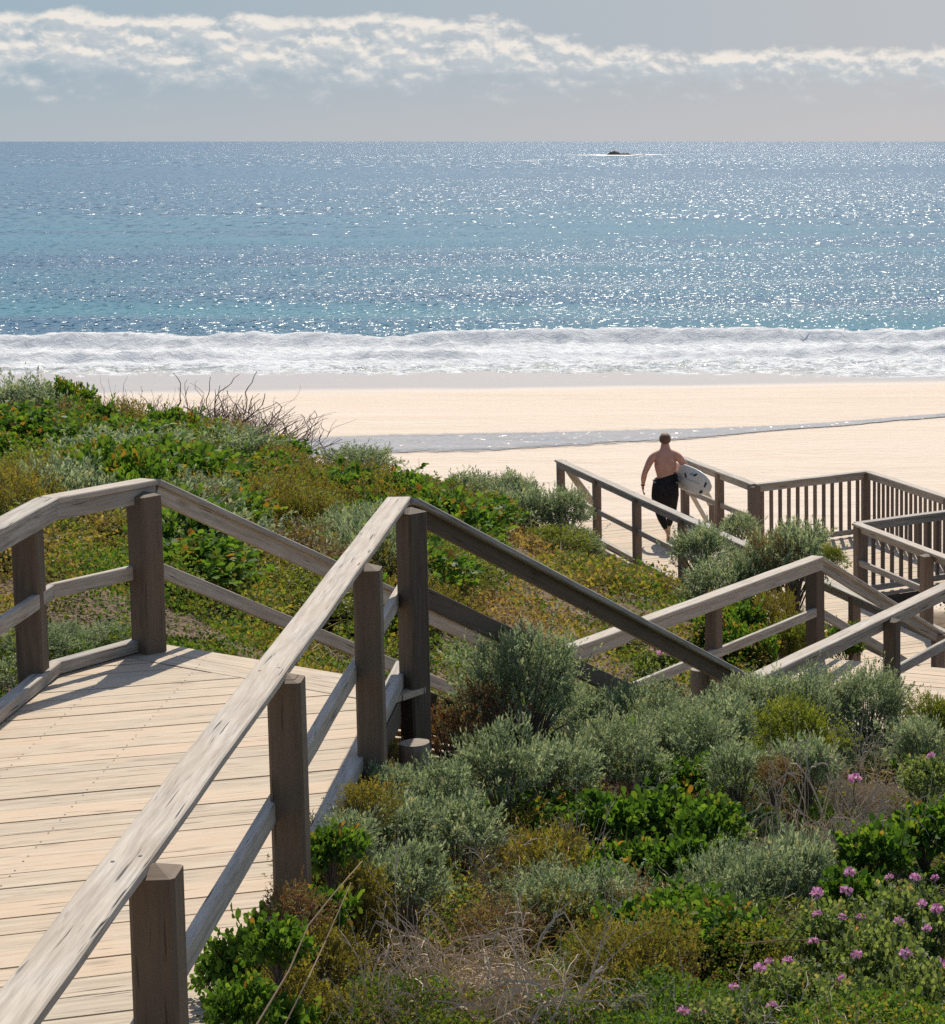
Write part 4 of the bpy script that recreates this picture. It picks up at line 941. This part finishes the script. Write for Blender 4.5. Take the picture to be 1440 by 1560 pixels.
# ---- flowering plants
def flower_meshes():
    out = []
    for s in range(3):
        n = 34; d = rdir(n); d[:, 2] = np.abs(d[:, 2]) * .9 - .15; d = norm(d); P = d * .016 * rng.uniform(.6, 1, (n, 1))
        V, Q, v = leaves(P, d + rng.normal(size=(n, 3)) * .5, d + rng.normal(size=(n, 3)) * .5, .017, .013, rng.random(n), 6, .2)
        out.append(np_mesh('flower_head', V, Q, M_pink, v))
    return out
FM = flower_meshes()
pel_leaf = []
for s in range(3):
    V, Q, vr, p = sprig_bush(330, 9, .3, .085, .085, spread=.95, up=.5, seed=40 + s, inner=.3, k=6, lump=.8)
    pel_leaf.append((np_mesh('foliage', V, Q, M_pel, vr), stems_mesh(p, 60, .012, M_grass, s)))
heads = [(1245, 1362, 8.9), (1294, 1330, 9.2), (1355, 1338, 9.3), (1395, 1338, 9.2), (1425, 1338, 9.4), (1290, 1358, 9.0), (1405, 1378, 8.8), (1427, 1386, 8.8), (1245, 1393, 8.7), (1284, 1398, 8.6), (1312, 1398, 8.7), (1370, 1404, 8.5), (1412, 1416, 8.5),
         (1172, 1466, 8.1), (1200, 1464, 8.1), (1158, 1476, 8.0), (1305, 1456, 8.1), (1380, 1454, 8.1), (1282, 1492, 7.9), (1118, 1504, 7.8), (1176, 1532, 7.7), (1042, 1542, 7.6), (1074, 1545, 7.6), (1388, 1532, 7.6), (1418, 1152, 12.2), (1303, 1187, 11.6), (1240, 1435, 8.3), (1435, 1470, 8.2)]
plants = [(1270, 1385, 8.9, 70, 'pink flowering plant between the big grey-green bush and the right frame edge'), (1385, 1365, 9.1, 80, 'pink flowering plant touching the right frame edge, upper one'), (1330, 1425, 8.4, 80, 'pink flowering plant in the lower right, in front of the upper clumps'),
          (1200, 1480, 8.0, 70, 'pink flowering plant in front of the big grey-green bush'), (1290, 1510, 7.8, 80, 'pink flowering plant near the bottom edge, with one bright head'), (1400, 1480, 8.0, 80, 'pink flowering plant in the bottom right corner'), (1100, 1535, 7.6, 70, 'sparse pink flowering plant at the bottom edge left of the others'), (1410, 1160, 12.3, 40, 'small pink flowering sprig beside the dead twigs at the right frame edge')]
proots = []
for i, (px, py, Y, r, lab) in enumerate(plants):
    top = at_y(px, py, Y); g = gz(top.x, Y); rr = r * Y / F; h = min(max(top.z - g, .5 * rr), 1.3 * rr); g = max(g, top.z - h)
    root = empty('flowering_plant', (top.x, Y, g), lab, 'flowering plant', 'pink flowering plants'); proots.append(root)
    for nm, me in (('foliage', pel_leaf[i % 3][0]), ('stems', pel_leaf[i % 3][1])):
        o = bpy.data.objects.new(nm, me); COL.objects.link(o); o.parent = root; o.scale = (rr, rr, h)
for j, (px, py, Y) in enumerate(heads):
    p = at_y(px, py, Y); root = min(proots, key=lambda r_: (r_.location - p).length)
    o = bpy.data.objects.new('flower_head', FM[j % 3]); COL.objects.link(o); o.parent = root; o.location = p - root.location; s_ = random.uniform(.6, 1.1) * (1.4 if Y > 11 else 1); o.scale = (s_,) * 3; o.rotation_euler = (0, 0, j)
    mb = MB(); mb.tube([p, p + Vector((random.uniform(-.02, .02), 0, -.08)), p + Vector((random.uniform(-.05, .05), .03, -.2))], .0025, 4); mb.build('flower_stalk', M_grass, root)
# far pink flowers in the scrub
mb = None
for j, (px, py, Y) in enumerate([(412, 768, 25), (443, 770, 25), (425, 780, 24.5), (500, 745, 28), (540, 742, 28), (585, 800, 26), (1000, 990, 21.5), (1010, 998, 21.3)]):
    p = at_y(px, py, Y); p.z = max(p.z, gz(p.x, p.y) + .28)
    root = empty('flowering_plant', (p.x, p.y, p.z - .3), 'small pink flowering tuft in the hillside scrub', 'flowering plant', 'pink flowering tufts of the hillside')
    o = bpy.data.objects.new('flower_head', FM[j % 3]); COL.objects.link(o); o.parent = root; o.location = (0, 0, .3); o.scale = (2.6,) * 3
    o = bpy.data.objects.new('foliage', pel_leaf[j % 3][0]); COL.objects.link(o); o.parent = root; o.scale = (.22, .22, .3)

# ---- ground cover: too many leaves to count
def scatter(n, y0, y1, power=1.0):
    """positions over the dune, denser towards the camera"""
    u = rng.random(n); Yp = (y0 ** -power + u * (y1 ** -power - y0 ** -power)) ** (-1 / power)
    Xp = (rng.uniform(-160, 1600, n) - CX) / F * Yp + rng.normal(size=n) * .1
    return Xp, Yp
def inside_deck(x, y):
    m = np.zeros(len(x), bool)
    for (ax, ay, az), (bx, by_, bz), hw in CUTS:
        L = math.hypot(bx - ax, by_ - ay); ux, uy = (bx - ax) / L, (by_ - ay) / L
        t_ = (x - ax) * ux + (y - ay) * uy; s_ = np.abs(-(x - ax) * uy + (y - ay) * ux); m |= (s_ < hw + .05) & (t_ > -.1) & (t_ < L + .1)
    return m
def cover(n, y0, y1, seed):
    x, y = scatter(n, y0, y1); dm = dune_mask(x, y); ok = (rng.random(n) < dm) & (dm > .3) & ~inside_deck(x, y); x, y = x[ok], y[ok]; n = len(x)
    g = ground_z(x, y)
    cl = fbm(x * 2.0, y * 2.0, seed, 3); cl2 = fbm(x * .8, y * .8, seed + 5, 3)
    H = .03 + np.where((y < 17) & (x > -4), .26, .5) * np.interp(y, [24, 31], [1, .35]) * sst(.38, .72, cl) * (.5 + cl2); h = H * rng.random(n) ** .5
    sz = np.clip(y / 12, .75, 2.4) * (.7 + .6 * rng.random(n)); L = .026 * sz; W = .017 * sz
    P = np.stack([x, y, g + h], -1); D = rdir(n) + np.array([0, 0, .5]); N = rdir(n) + np.array([0, 0, .8])
    sp = fbm(x * .55 + 9, y * .45, seed + 9, 4); sp = (sp - .5) * 2.9 + .5 + rng.normal(size=n) * .10
    sp = sp + np.where((y > 17) & (x < -3), .12, .16)
    V, Q, v = leaves(P, D, norm(N), L, W, np.clip(sp, 0, 1), 4)
    return V, Q, v
V, Q, v = cover(620000, 6.2, 46, 77)
tag(link('ground_cover', np_mesh('ground_cover', V, Q, M_gcov, v)), kind='stuff')
# straw litter and dry stems
n = 60000; x, y = scatter(n, 6.2, 44); ok = (dune_mask(x, y) > .4) & ~inside_deck(x, y) & (fbm(x * .9, y * .9, 88, 3) > .5); x, y = x[ok], y[ok]; n = len(x)
g = ground_z(x, y) + rng.random(n) * .22 + .02; sz = np.clip(y / 12, .7, 2.2)
D = rdir(n) * np.array([1, 1, .6]) + np.array([0, 0, .15]); V, Q, v = leaves(np.stack([x, y, g], -1), D, rdir(n), .11 * sz * (.5 + rng.random(n)), .0055 * sz, rng.random(n), 4)
tag(link('dry_litter', np_mesh('dry_litter', V, Q, M_straw, v)), kind='stuff')
# green grass at the bottom right
n = 9000; x = rng.uniform(-1.6, 1.0, n); y = rng.uniform(6.4, 9.2, n); ok = (fbm(x * 2, y * 2, 99, 2) > .45); x, y = x[ok], y[ok]; n = len(x); g = ground_z(x, y)
D = norm(rdir(n) * .45 + np.array([0, 0, 1])); D2 = norm(D + rdir(n) * .5 - np.array([0, 0, .25])); S = norm(np.cross(D, rdir(n))); L = (.09 + .14 * rng.random(n))[:, None]; W = .0035
P = np.stack([x, y, g], -1); P1 = P + D * L * .55; P2 = P1 + D2 * L * .55
V = np.stack([P - S * W, P + S * W, P1 + S * W * .8, P1 - S * W * .8, P2 + S * W * .2, P2 - S * W * .2], 1); b = np.arange(n)[:, None] * 6
Q = np.concatenate([b + np.array([0, 1, 2, 3]), b + np.array([3, 2, 4, 5])]); v = np.repeat(rng.random(n), 6)
tag(link('grass', np_mesh('grass', V.reshape(-1, 3), Q, M_grass, v)), kind='stuff')
# ------------------------------------------------------------------ the man and his board
M_skin = plain_mat('tanned_skin', (.68, .34, .225), .55, (.58, .265, .175), 9, .05, .002)
M_suit = plain_mat('black_wetsuit', (.020, .017, .016), .8, (.032, .027, .025), 14, .1, .005, **{'Specular IOR Level': .15})
M_hair = plain_mat('short_brown_hair', (.24, .115, .06), .6, (.11, .055, .03), 60, .8, .01)
M_board = plain_mat('off_white_surfboard', (.80, .78, .72), .3, (.72, .70, .64), 4, .02, .001)
M_patch = plain_mat('dark_worn_patch', (.03, .04, .05), .5, (.06, .08, .10), 30, .1)
M_blue = plain_mat('pale_blue_patch', (.25, .45, .55), .5, (.3, .5, .6), 30, .1)
def skin_mesh(name, nodes, edges, m, root, sub=2, root_node=None):
    keys = list(nodes); me = bpy.data.meshes.new(name)
    me.from_pydata([nodes[k][0] for k in keys], [(keys.index(a), keys.index(b)) for a, b in edges], [])
    o = bpy.data.objects.new(name, me); COL.objects.link(o)
    md = o.modifiers.new('skin', 'SKIN'); md.use_smooth_shade = True; md.branch_smoothing = .6
    if not me.skin_vertices: me.skin_vertices.new(name='')
    for i, k in enumerate(keys):
        r = nodes[k][1]; me.skin_vertices[0].data[i].radius = r if hasattr(r, '__len__') else (r, r); me.skin_vertices[0].data[i].use_root = (k == (root_node or keys[0]))
    s = o.modifiers.new('sub', 'SUBSURF'); s.levels = sub; s.render_levels = sub
    dg = bpy.context.evaluated_depsgraph_get(); ev = o.evaluated_get(dg); me2 = bpy.data.meshes.new_from_object(ev)
    bpy.data.objects.remove(o); me2.materials.clear(); me2.materials.append(m); me2.polygons.foreach_set('use_smooth', [True] * len(me2.polygons))
    o = bpy.data.objects.new(name, me2); COL.objects.link(o); o.parent = root; return o
fp = at_z(1019, 823, Z3)
man = empty('person', (fp.x - .04, fp.y, Z3), 'shirtless man in a rolled down black wetsuit walking away with a surfboard', 'person', rz=R(10))
B = {
 'pelvis': ((0, 0, .98), (.17, .125)), 'waist': ((0, -.01, 1.09), (.17, .12)), 'chest': ((0, .0, 1.25), (.215, .135)), 'upper': ((0, .0, 1.38), (.24, .13)),
 'neckb': ((0, .0, 1.49), (.11, .09)), 'trL': ((-.10, 0, 1.475), .07), 'trR': ((.10, 0, 1.475), .07), 'neck': ((0, .015, 1.565), (.07, .075)), 'headb': ((0, .03, 1.63), (.068, .08)), 'headm': ((0, .035, 1.70), (.076, .095)), 'headt': ((0, .03, 1.765), (.055, .07)),
 'shL': ((-.185, 0, 1.425), (.08, .08)), 'dL': ((-.245, -.005, 1.37), (.07, .07)), 'elL': ((-.345, -.03, 1.16), .05), 'faL': ((-.365, .0, 1.06), .051), 'wrL': ((-.375, .045, .935), .027), 'paL': ((-.375, .06, .875), (.018, .038)), 
 'shR': ((.185, 0, 1.425), (.08, .08)), 'dR': ((.245, .01, 1.37), (.07, .07)), 'elR': ((.385, .06, 1.17), .05), 'faR': ((.40, .14, 1.06), .051), 'wrR': ((.40, .24, .955), .027), 'paR': ((.375, .28, .905), (.018, .038)),
 'hipL': ((-.09, 0, .92), .095), 'thL': ((-.10, .03, .74), .082), 'knL': ((-.125, .05, .52), .062), 'caL': ((-.075, -.04, .38), .064), 'anL': ((.03, -.03, .12), .034), 'heL': ((.032, -.055, .045), (.034, .034)), 'baL': ((.035, .07, .03), (.042, .024)), 'toL': ((.035, .155, .018), (.04, .014)),
 'hipR': ((.09, 0, .92), .095), 'thR': ((.115, .12, .75), .082), 'knR': ((.12, .24, .54), .06), 'caR': ((.10, .27, .38), .06), 'anR': ((.06, .36, .12), .034), 'heR': ((.06, .33, .045), (.034, .034)), 'baR': ((.07, .45, .03), (.042, .024)), 'toR': ((.075, .535, .018), (.04, .014)),
}
E = [('pelvis', 'waist'), ('waist', 'chest'), ('chest', 'upper'), ('upper', 'neckb'), ('neckb', 'neck'), ('neck', 'headb'), ('headb', 'headm'), ('headm', 'headt'),
     ('neckb', 'trL'), ('trL', 'shL'), ('shL', 'dL'), ('dL', 'elL'), ('elL', 'faL'), ('faL', 'wrL'), ('wrL', 'paL'), ('neckb', 'trR'), ('trR', 'shR'), ('shR', 'dR'), ('dR', 'elR'), ('elR', 'faR'), ('faR', 'wrR'), ('wrR', 'paR'),
     ('pelvis', 'hipL'), ('hipL', 'thL'), ('thL', 'knL'), ('knL', 'caL'), ('caL', 'anL'), ('anL', 'heL'), ('heL', 'baL'), ('baL', 'toL'),
     ('pelvis', 'hipR'), ('hipR', 'thR'), ('thR', 'knR'), ('knR', 'caR'), ('caR', 'anR'), ('anR', 'heR'), ('heR', 'baR'), ('baR', 'toR')]
for s, sg in (('L', -1), ('R', 1)):
    pa = Vector(B['pa' + s][0])
    for i, (dy, ln, cu) in enumerate([(-.028, .062, .010), (-.010, .074, .016), (.010, .072, .020), (.028, .064, .024)]):
        a = pa + Vector((0, dy, -.035)); b = pa + Vector((-sg * cu * .4, dy * 1.25, -.035 - ln * .5)); c = pa + Vector((-sg * cu * 1.6, dy * 1.35 + .004, -.035 - ln))
        if s == 'R': a, b, c = pa + Vector((-.02, dy, -.03)), pa + Vector((-.055, dy, -.04)), pa + Vector((-.075, dy, -.01))
        for q, (k, v, r) in enumerate((('a', a, .0105), ('b', b, .0095), ('c', c, .008))): B[f'f{s}{i}{k}'] = (tuple(v), r)
        E += [('pa' + s, f'f{s}{i}a'), (f'f{s}{i}a', f'f{s}{i}b'), (f'f{s}{i}b', f'f{s}{i}c')]
    B[f't{s}a'] = (tuple(pa + Vector((-sg * .008, .042, .01))), .012); B[f't{s}b'] = (tuple(pa + Vector((-sg * .02, .068, -.025))), .0095); E += [('pa' + s, f't{s}a'), (f't{s}a', f't{s}b')]
body = skin_mesh('body', B, E, M_skin, man, 2, 'pelvis')
# ears and face as small raised forms on the head
def blob(name, c, r, m, parent, k=10, n=7):
    V = []; Qs = []
    for i in range(n):
        a = PI * i / (n - 1)
        for j in range(k):
            b = 2 * PI * j / k; V.append((c[0] + r[0] * math.sin(a) * math.cos(b), c[1] + r[1] * math.sin(a) * math.sin(b), c[2] + r[2] * math.cos(a)))
    Qs = [(i * k + j, i * k + (j + 1) % k, (i + 1) * k + (j + 1) % k, (i + 1) * k + j) for i in range(n - 1) for j in range(k)]
    o = link(name, np_mesh(name, np.array(V), np.array(Qs), m, None, True), parent); return o
for sg in (-1, 1):
    blob('ear', (sg * .079, .035, 1.675), (.012, .02, .032), M_skin, man); blob('eye', (sg * .03, .118, 1.69), (.012, .008, .008), M_patch, man)
blob('nose', (0, .132, 1.665), (.014, .018, .026), M_skin, man); blob('mouth', (0, .115, 1.625), (.026, .01, .007), M_skin, man)
# hair: cap with uneven nape and clumps
V = []; n, k = 18, 40
for i in range(n):
    a = (PI * .60) * i / (n - 1)
    for j in range(k):
        b = 2 * PI * j / k; back = .5 - .5 * math.sin(b)     # 1 at the nape (-y)
        lim = (.40 + .30 * back); aa = PI * lim * i / (n - 1)
        rr = 1 + .05 * float(fbm(np.array([b * 5]), np.array([aa * 8]), 4, 2)[0]) + (0.0 if i < n - 1 else -.03)
        V.append((.088 * rr * math.sin(aa) * math.cos(b), .03 + .108 * rr * math.sin(aa) * math.sin(b), 1.70 + .103 * rr * math.cos(aa)))
Qs = [(i * k + j, i * k + (j + 1) % k, (i + 1) * k + (j + 1) % k, (i + 1) * k + j) for i in range(n - 1) for j in range(k)]
hair = link('hair', np_mesh('hair', np.array(V), np.array(Qs), M_hair, None, True), man); md = hair.modifiers.new('solid', 'SOLIDIFY'); md.thickness = .008
# wetsuit: trousers and the peeled down top hanging round the hips
S = {k: (v[0], tuple(x + .014 for x in (v[1] if hasattr(v[1], '__len__') else (v[1], v[1])))) for k, v in B.items() if k in ('pelvis', 'hipL', 'thL', 'knL', 'caL', 'hipR', 'thR', 'knR', 'caR')}
S['anL'] = ((.015, -.024, .165), .047); S['anR'] = ((.065, .345, .165), .047)
skin_mesh('wetsuit_trousers', S, [('pelvis', 'hipL'), ('hipL', 'thL'), ('thL', 'knL'), ('knL', 'caL'), ('caL', 'anL'), ('pelvis', 'hipR'), ('hipR', 'thR'), ('thR', 'knR'), ('knR', 'caR'), ('caR', 'anR')], M_suit, man, 2, 'pelvis')
V = []; rings = [(1.09, .172, .135, 0), (1.06, .186, .146, 0), (.98, .2, .165, 0), (.88, .212, .178, -.01), (.76, .218, .18, -.015), (.64, .200, .165, -.02), (.58, .192, .155, -.03), (.55, .188, .150, -.03)]; k = 48
for (z, rx, ry, ox) in rings:
    for j in range(k):
        b = 2 * PI * j / k; f = 1 + .045 * math.sin(5 * b + z * 3) * (1.08 - z) * 2 + .02 * math.sin(11 * b + 1)
        zz = z + (.05 * math.cos(b) if z > 1.0 else .035 * math.sin(b * 3) * (1.05 - z)) - (.0 if z > .6 else .05 * math.cos(b))
        V.append((ox + rx * f * math.cos(b), .03 + ry * f * math.sin(b), zz))
Qs = [(i * k + j, i * k + (j + 1) % k, (i + 1) * k + (j + 1) % k, (i + 1) * k + j) for i in range(len(rings) - 1) for j in range(k)]
sk = link('peeled_wetsuit_top', np_mesh('peeled_wetsuit_top', np.array(V), np.array(Qs), M_suit, None, True), man); md = sk.modifiers.new('solid', 'SOLIDIFY'); md.thickness = .01
mb = MB(); mb.tube([(-.375 + .03 * math.cos(a), .045 + .03 * math.sin(a), .94 + .004 * math.sin(a)) for a in [i * PI / 6 for i in range(13)]], .009, 6); mb.build('wristband', M_suit, man, world=False)

# surfboard
Mrot = Matrix.Rotation(R(10), 3, 'Z'); org = Vector(man.location)
tdir = (Mrot @ Vector((.47, -.87, -.07))).normalized(); P0 = org + Mrot @ Vector((.27, .10, 1.07))
side = Vector((0, 0, 1)); wd = (side - tdir * side.dot(tdir)).normalized(); wd = (wd + tdir.cross(wd) * .12).normalized(); nd = tdir.cross(wd).normalized()
if nd.dot(Vector((0, -1, 0))) < 0: nd = -nd
sb = empty('surfboard', tuple(P0), 'off white surfboard with dark worn patches held under the right arm of the walking man', 'surfboard')
n, k = 40, 16; V = []
Lb, Lf = .92, .80
for i in range(n + 1):
    t_ = i / n; s_ = -Lf + (Lb + Lf) * t_
    wv = .262 * (max(0, 1 - abs(1 - t_ * 2) ** 2.6) ** .55) * (1 - .22 * (1 - t_)); th = .032 * max(.02, (1 - abs(1 - 2 * t_) ** 4)) ; rk = .05 * (1 - 2 * t_) ** 2
    for j in range(k):
        a = 2 * PI * j / k; cx_ = math.cos(a); sx_ = math.sin(a)
        V.append(tuple(tdir * s_ + wd * (wv * cx_) + nd * (th * sx_ * (1 if abs(cx_) < .95 else .8) - rk * .5 + .02)))
Qs = [(i * k + j, i * k + (j + 1) % k, (i + 1) * k + (j + 1) % k, (i + 1) * k + j) for i in range(n) for j in range(k)]
bo = link('board', np_mesh('board', np.array(V), np.array(Qs), M_board, None, True), sb)
def patch(s_, w_, a, b, m, rot=0, name='patch'):
    mb = MB(); k_ = 10; c = tdir * s_ + wd * w_; t_ = (s_ + Lf) / (Lb + Lf); rk = .05 * (1 - 2 * t_) ** 2
    wv = .262 * (max(0, 1 - abs(1 - t_ * 2) ** 2.6) ** .55) * (1 - .22 * (1 - t_))
    th = .032 * (1 - abs(1 - 2 * t_) ** 4) * math.sqrt(max(0, 1 - (w_ / wv) ** 2))
    pts = []
    for q in range(k_):
        an = 2 * PI * q / k_; u_, v_ = a * math.cos(an) * (1 + .25 * random.random()), b * math.sin(an) * (1 + .25 * random.random())
        pts.append(c + tdir * (u_ * math.cos(rot) - v_ * math.sin(rot)) + wd * (u_ * math.sin(rot) + v_ * math.cos(rot)) + nd * (th + .02 - rk * .5 + .006))
    mb.v = pts + [p - nd * .01 for p in pts]; mb.a = [.5] * (2 * k_); mb.f = [tuple(range(k_)), tuple(range(2 * k_ - 1, k_ - 1, -1))] + [(i, k_ + i, k_ + (i + 1) % k_, (i + 1) % k_) for i in range(k_)]
    mb.uv = [(0, 0)] * sum(len(f) for f in mb.f); mb.build(name, m, sb, world=False)
patch(.50, .12, .06, .016, M_patch, .4); patch(.40, .115, .06, .02, M_blue, .2); patch(.76, .0, .06, .018, M_patch, .9); patch(.62, -.15, .055, .022, M_patch, .5); patch(.22, .06, .025, .04, M_patch, .3)
mb = MB(); a0 = tdir * -.6 + nd * .055; a1 = tdir * .62 + nd * .052; mb.tube([a0, tdir * 0 + nd * .054, a1], .0025, 4); mb.build('stringer', M_patch, sb, world=False)
# ------------------------------------------------------------------ light and sky
SUN_AZ, SUN_EL = R(-5), R(50)
sd = Vector((math.sin(SUN_AZ) * math.cos(SUN_EL), math.cos(SUN_AZ) * math.cos(SUN_EL), math.sin(SUN_EL)))
sun = bpy.data.lights.new('sun', 'SUN'); sun.energy = 4.6; sun.angle = R(.55); sun.color = (1, .92, .80)
so = bpy.data.objects.new('sun', sun); COL.objects.link(so); so.rotation_euler = sd.to_track_quat('Z', 'Y').to_euler()
w = bpy.data.worlds.new('World'); sc.world = w; w.use_nodes = True; nt = w.node_tree; nt.nodes.clear(); t = NT(nt)
sky = t.n('ShaderNodeTexSky'); sky.sky_type = 'NISHITA'; sky.sun_disc = False; sky.sun_elevation = SUN_EL; sky.sun_rotation = SUN_AZ
sky.air_density = 1.0; sky.dust_density = .9; sky.ozone_density = 1.2
co = t.n('ShaderNodeTexCoord').outputs['Generated']; sep = t.n('ShaderNodeSeparateXYZ'); t.l(co, sep.inputs[0]); x, y, z = sep.outputs
az = t.math('ARCTAN2', x, y); el = t.math('ARCSINE', z)
def cloud_h(dx, dy, detail=7):
    cx = t.n('ShaderNodeCombineXYZ'); t.l(t.math('MULTIPLY', t.math('ADD', az, dx), 56), cx.inputs[0]); t.l(t.math('MULTIPLY', t.math('ADD', el, dy), 88), cx.inputs[1])
    return t.noise(cx.outputs[0], 1, detail, .58, .12)
def cloud_d(dx, dy):
    c1 = cloud_h(dx, dy)
    cx = t.n('ShaderNodeCombineXYZ'); t.l(t.math('MULTIPLY', az, 9.0), cx.inputs[0]); cx.inputs[1].default_value = 3.3
    top_w = t.noise(cx.outputs[0], 1, 3, .5)
    cx2 = t.n('ShaderNodeCombineXYZ'); t.l(t.math('MULTIPLY', az, 26.0), cx2.inputs[0]); cx2.inputs[1].default_value = 8.1
    top_w2 = t.noise(cx2.outputs[0], 1, 3, .5)
    top = t.math('ADD', t.mr(az, R(-10.8), R(-8.6), R(3.35), R(2.6), True), t.math('ADD', t.math('MULTIPLY', t.math('SUBTRACT', top_w, .5), R(.9)), t.math('MULTIPLY', t.math('SUBTRACT', top_w2, .5), R(.7))))
    e = t.math('ADD', el, dy)
    up = t.mr(t.math('SUBTRACT', top, e), R(-.3), R(.3), -.36, .16)
    lo = t.mr(e, R(.6), R(1.95), -.34, .05)
    return t.math('ADD', c1, t.math('ADD', up, lo))
CL_TOP = 3.15
d0 = cloud_d(0, 0); d1 = cloud_d(R(.05), R(.15))
mask = t.mr(d0, .47, t.mr(el, R(1.3), R(2.2), .85, .74), 0, 1, True)
relief = t.mr(t.math('SUBTRACT', d0, d1), -.07, .17, 0, 1, True)
deep = t.mr(d0, .55, .95, 0, 1)
lowshade = t.mr(el, R(1.0), R(2.35), 0, 1, True)
lit = t.math('MULTIPLY', t.math('ADD', .10, t.math('MULTIPLY', relief, .95)), t.math('ADD', .45, t.math('MULTIPLY', lowshade, .65)))
ccol = t.mix(t.math('MINIMUM', lit, 1), (3.7, 4.15, 4.5), (6.6, 6.2, 5.7))
warm = t.mr(az, R(-24), R(0), 0, 1)
base = t.mix(warm, (2.6, 3.4, 4.0), (3.8, 3.95, 4.15))
horizon = t.mix(warm, (3.3, 3.7, 4.0), (4.2, 4.1, 4.15))
skyc = t.mix(t.mr(el, R(3.5), R(11), 0, 1, True), t.mix(t.mr(el, R(0), R(2.3), 0, 1, True), horizon, base), sky.outputs[0])
thick = t.math('MULTIPLY', mask, t.mr(el, R(6), R(9), 1, 0))
col = t.mix(t.math('MULTIPLY', thick, .93), skyc, ccol)
bg = t.n('ShaderNodeBackground'); t.l(col, bg.inputs[0]); bg.inputs[1].default_value = .12
o = t.n('ShaderNodeOutputWorld'); t.l(bg.outputs[0], o.inputs[0])
sc.view_settings.view_transform = 'Standard'; sc.view_settings.look = 'None'; sc.view_settings.exposure = .15; sc.view_settings.gamma = 1
sc.render.film_transparent = False
sc.cycles.use_denoising = False
sc.cycles.max_bounces = 8; sc.cycles.transparent_max_bounces = 8; sc.cycles.sample_clamp_indirect = 10
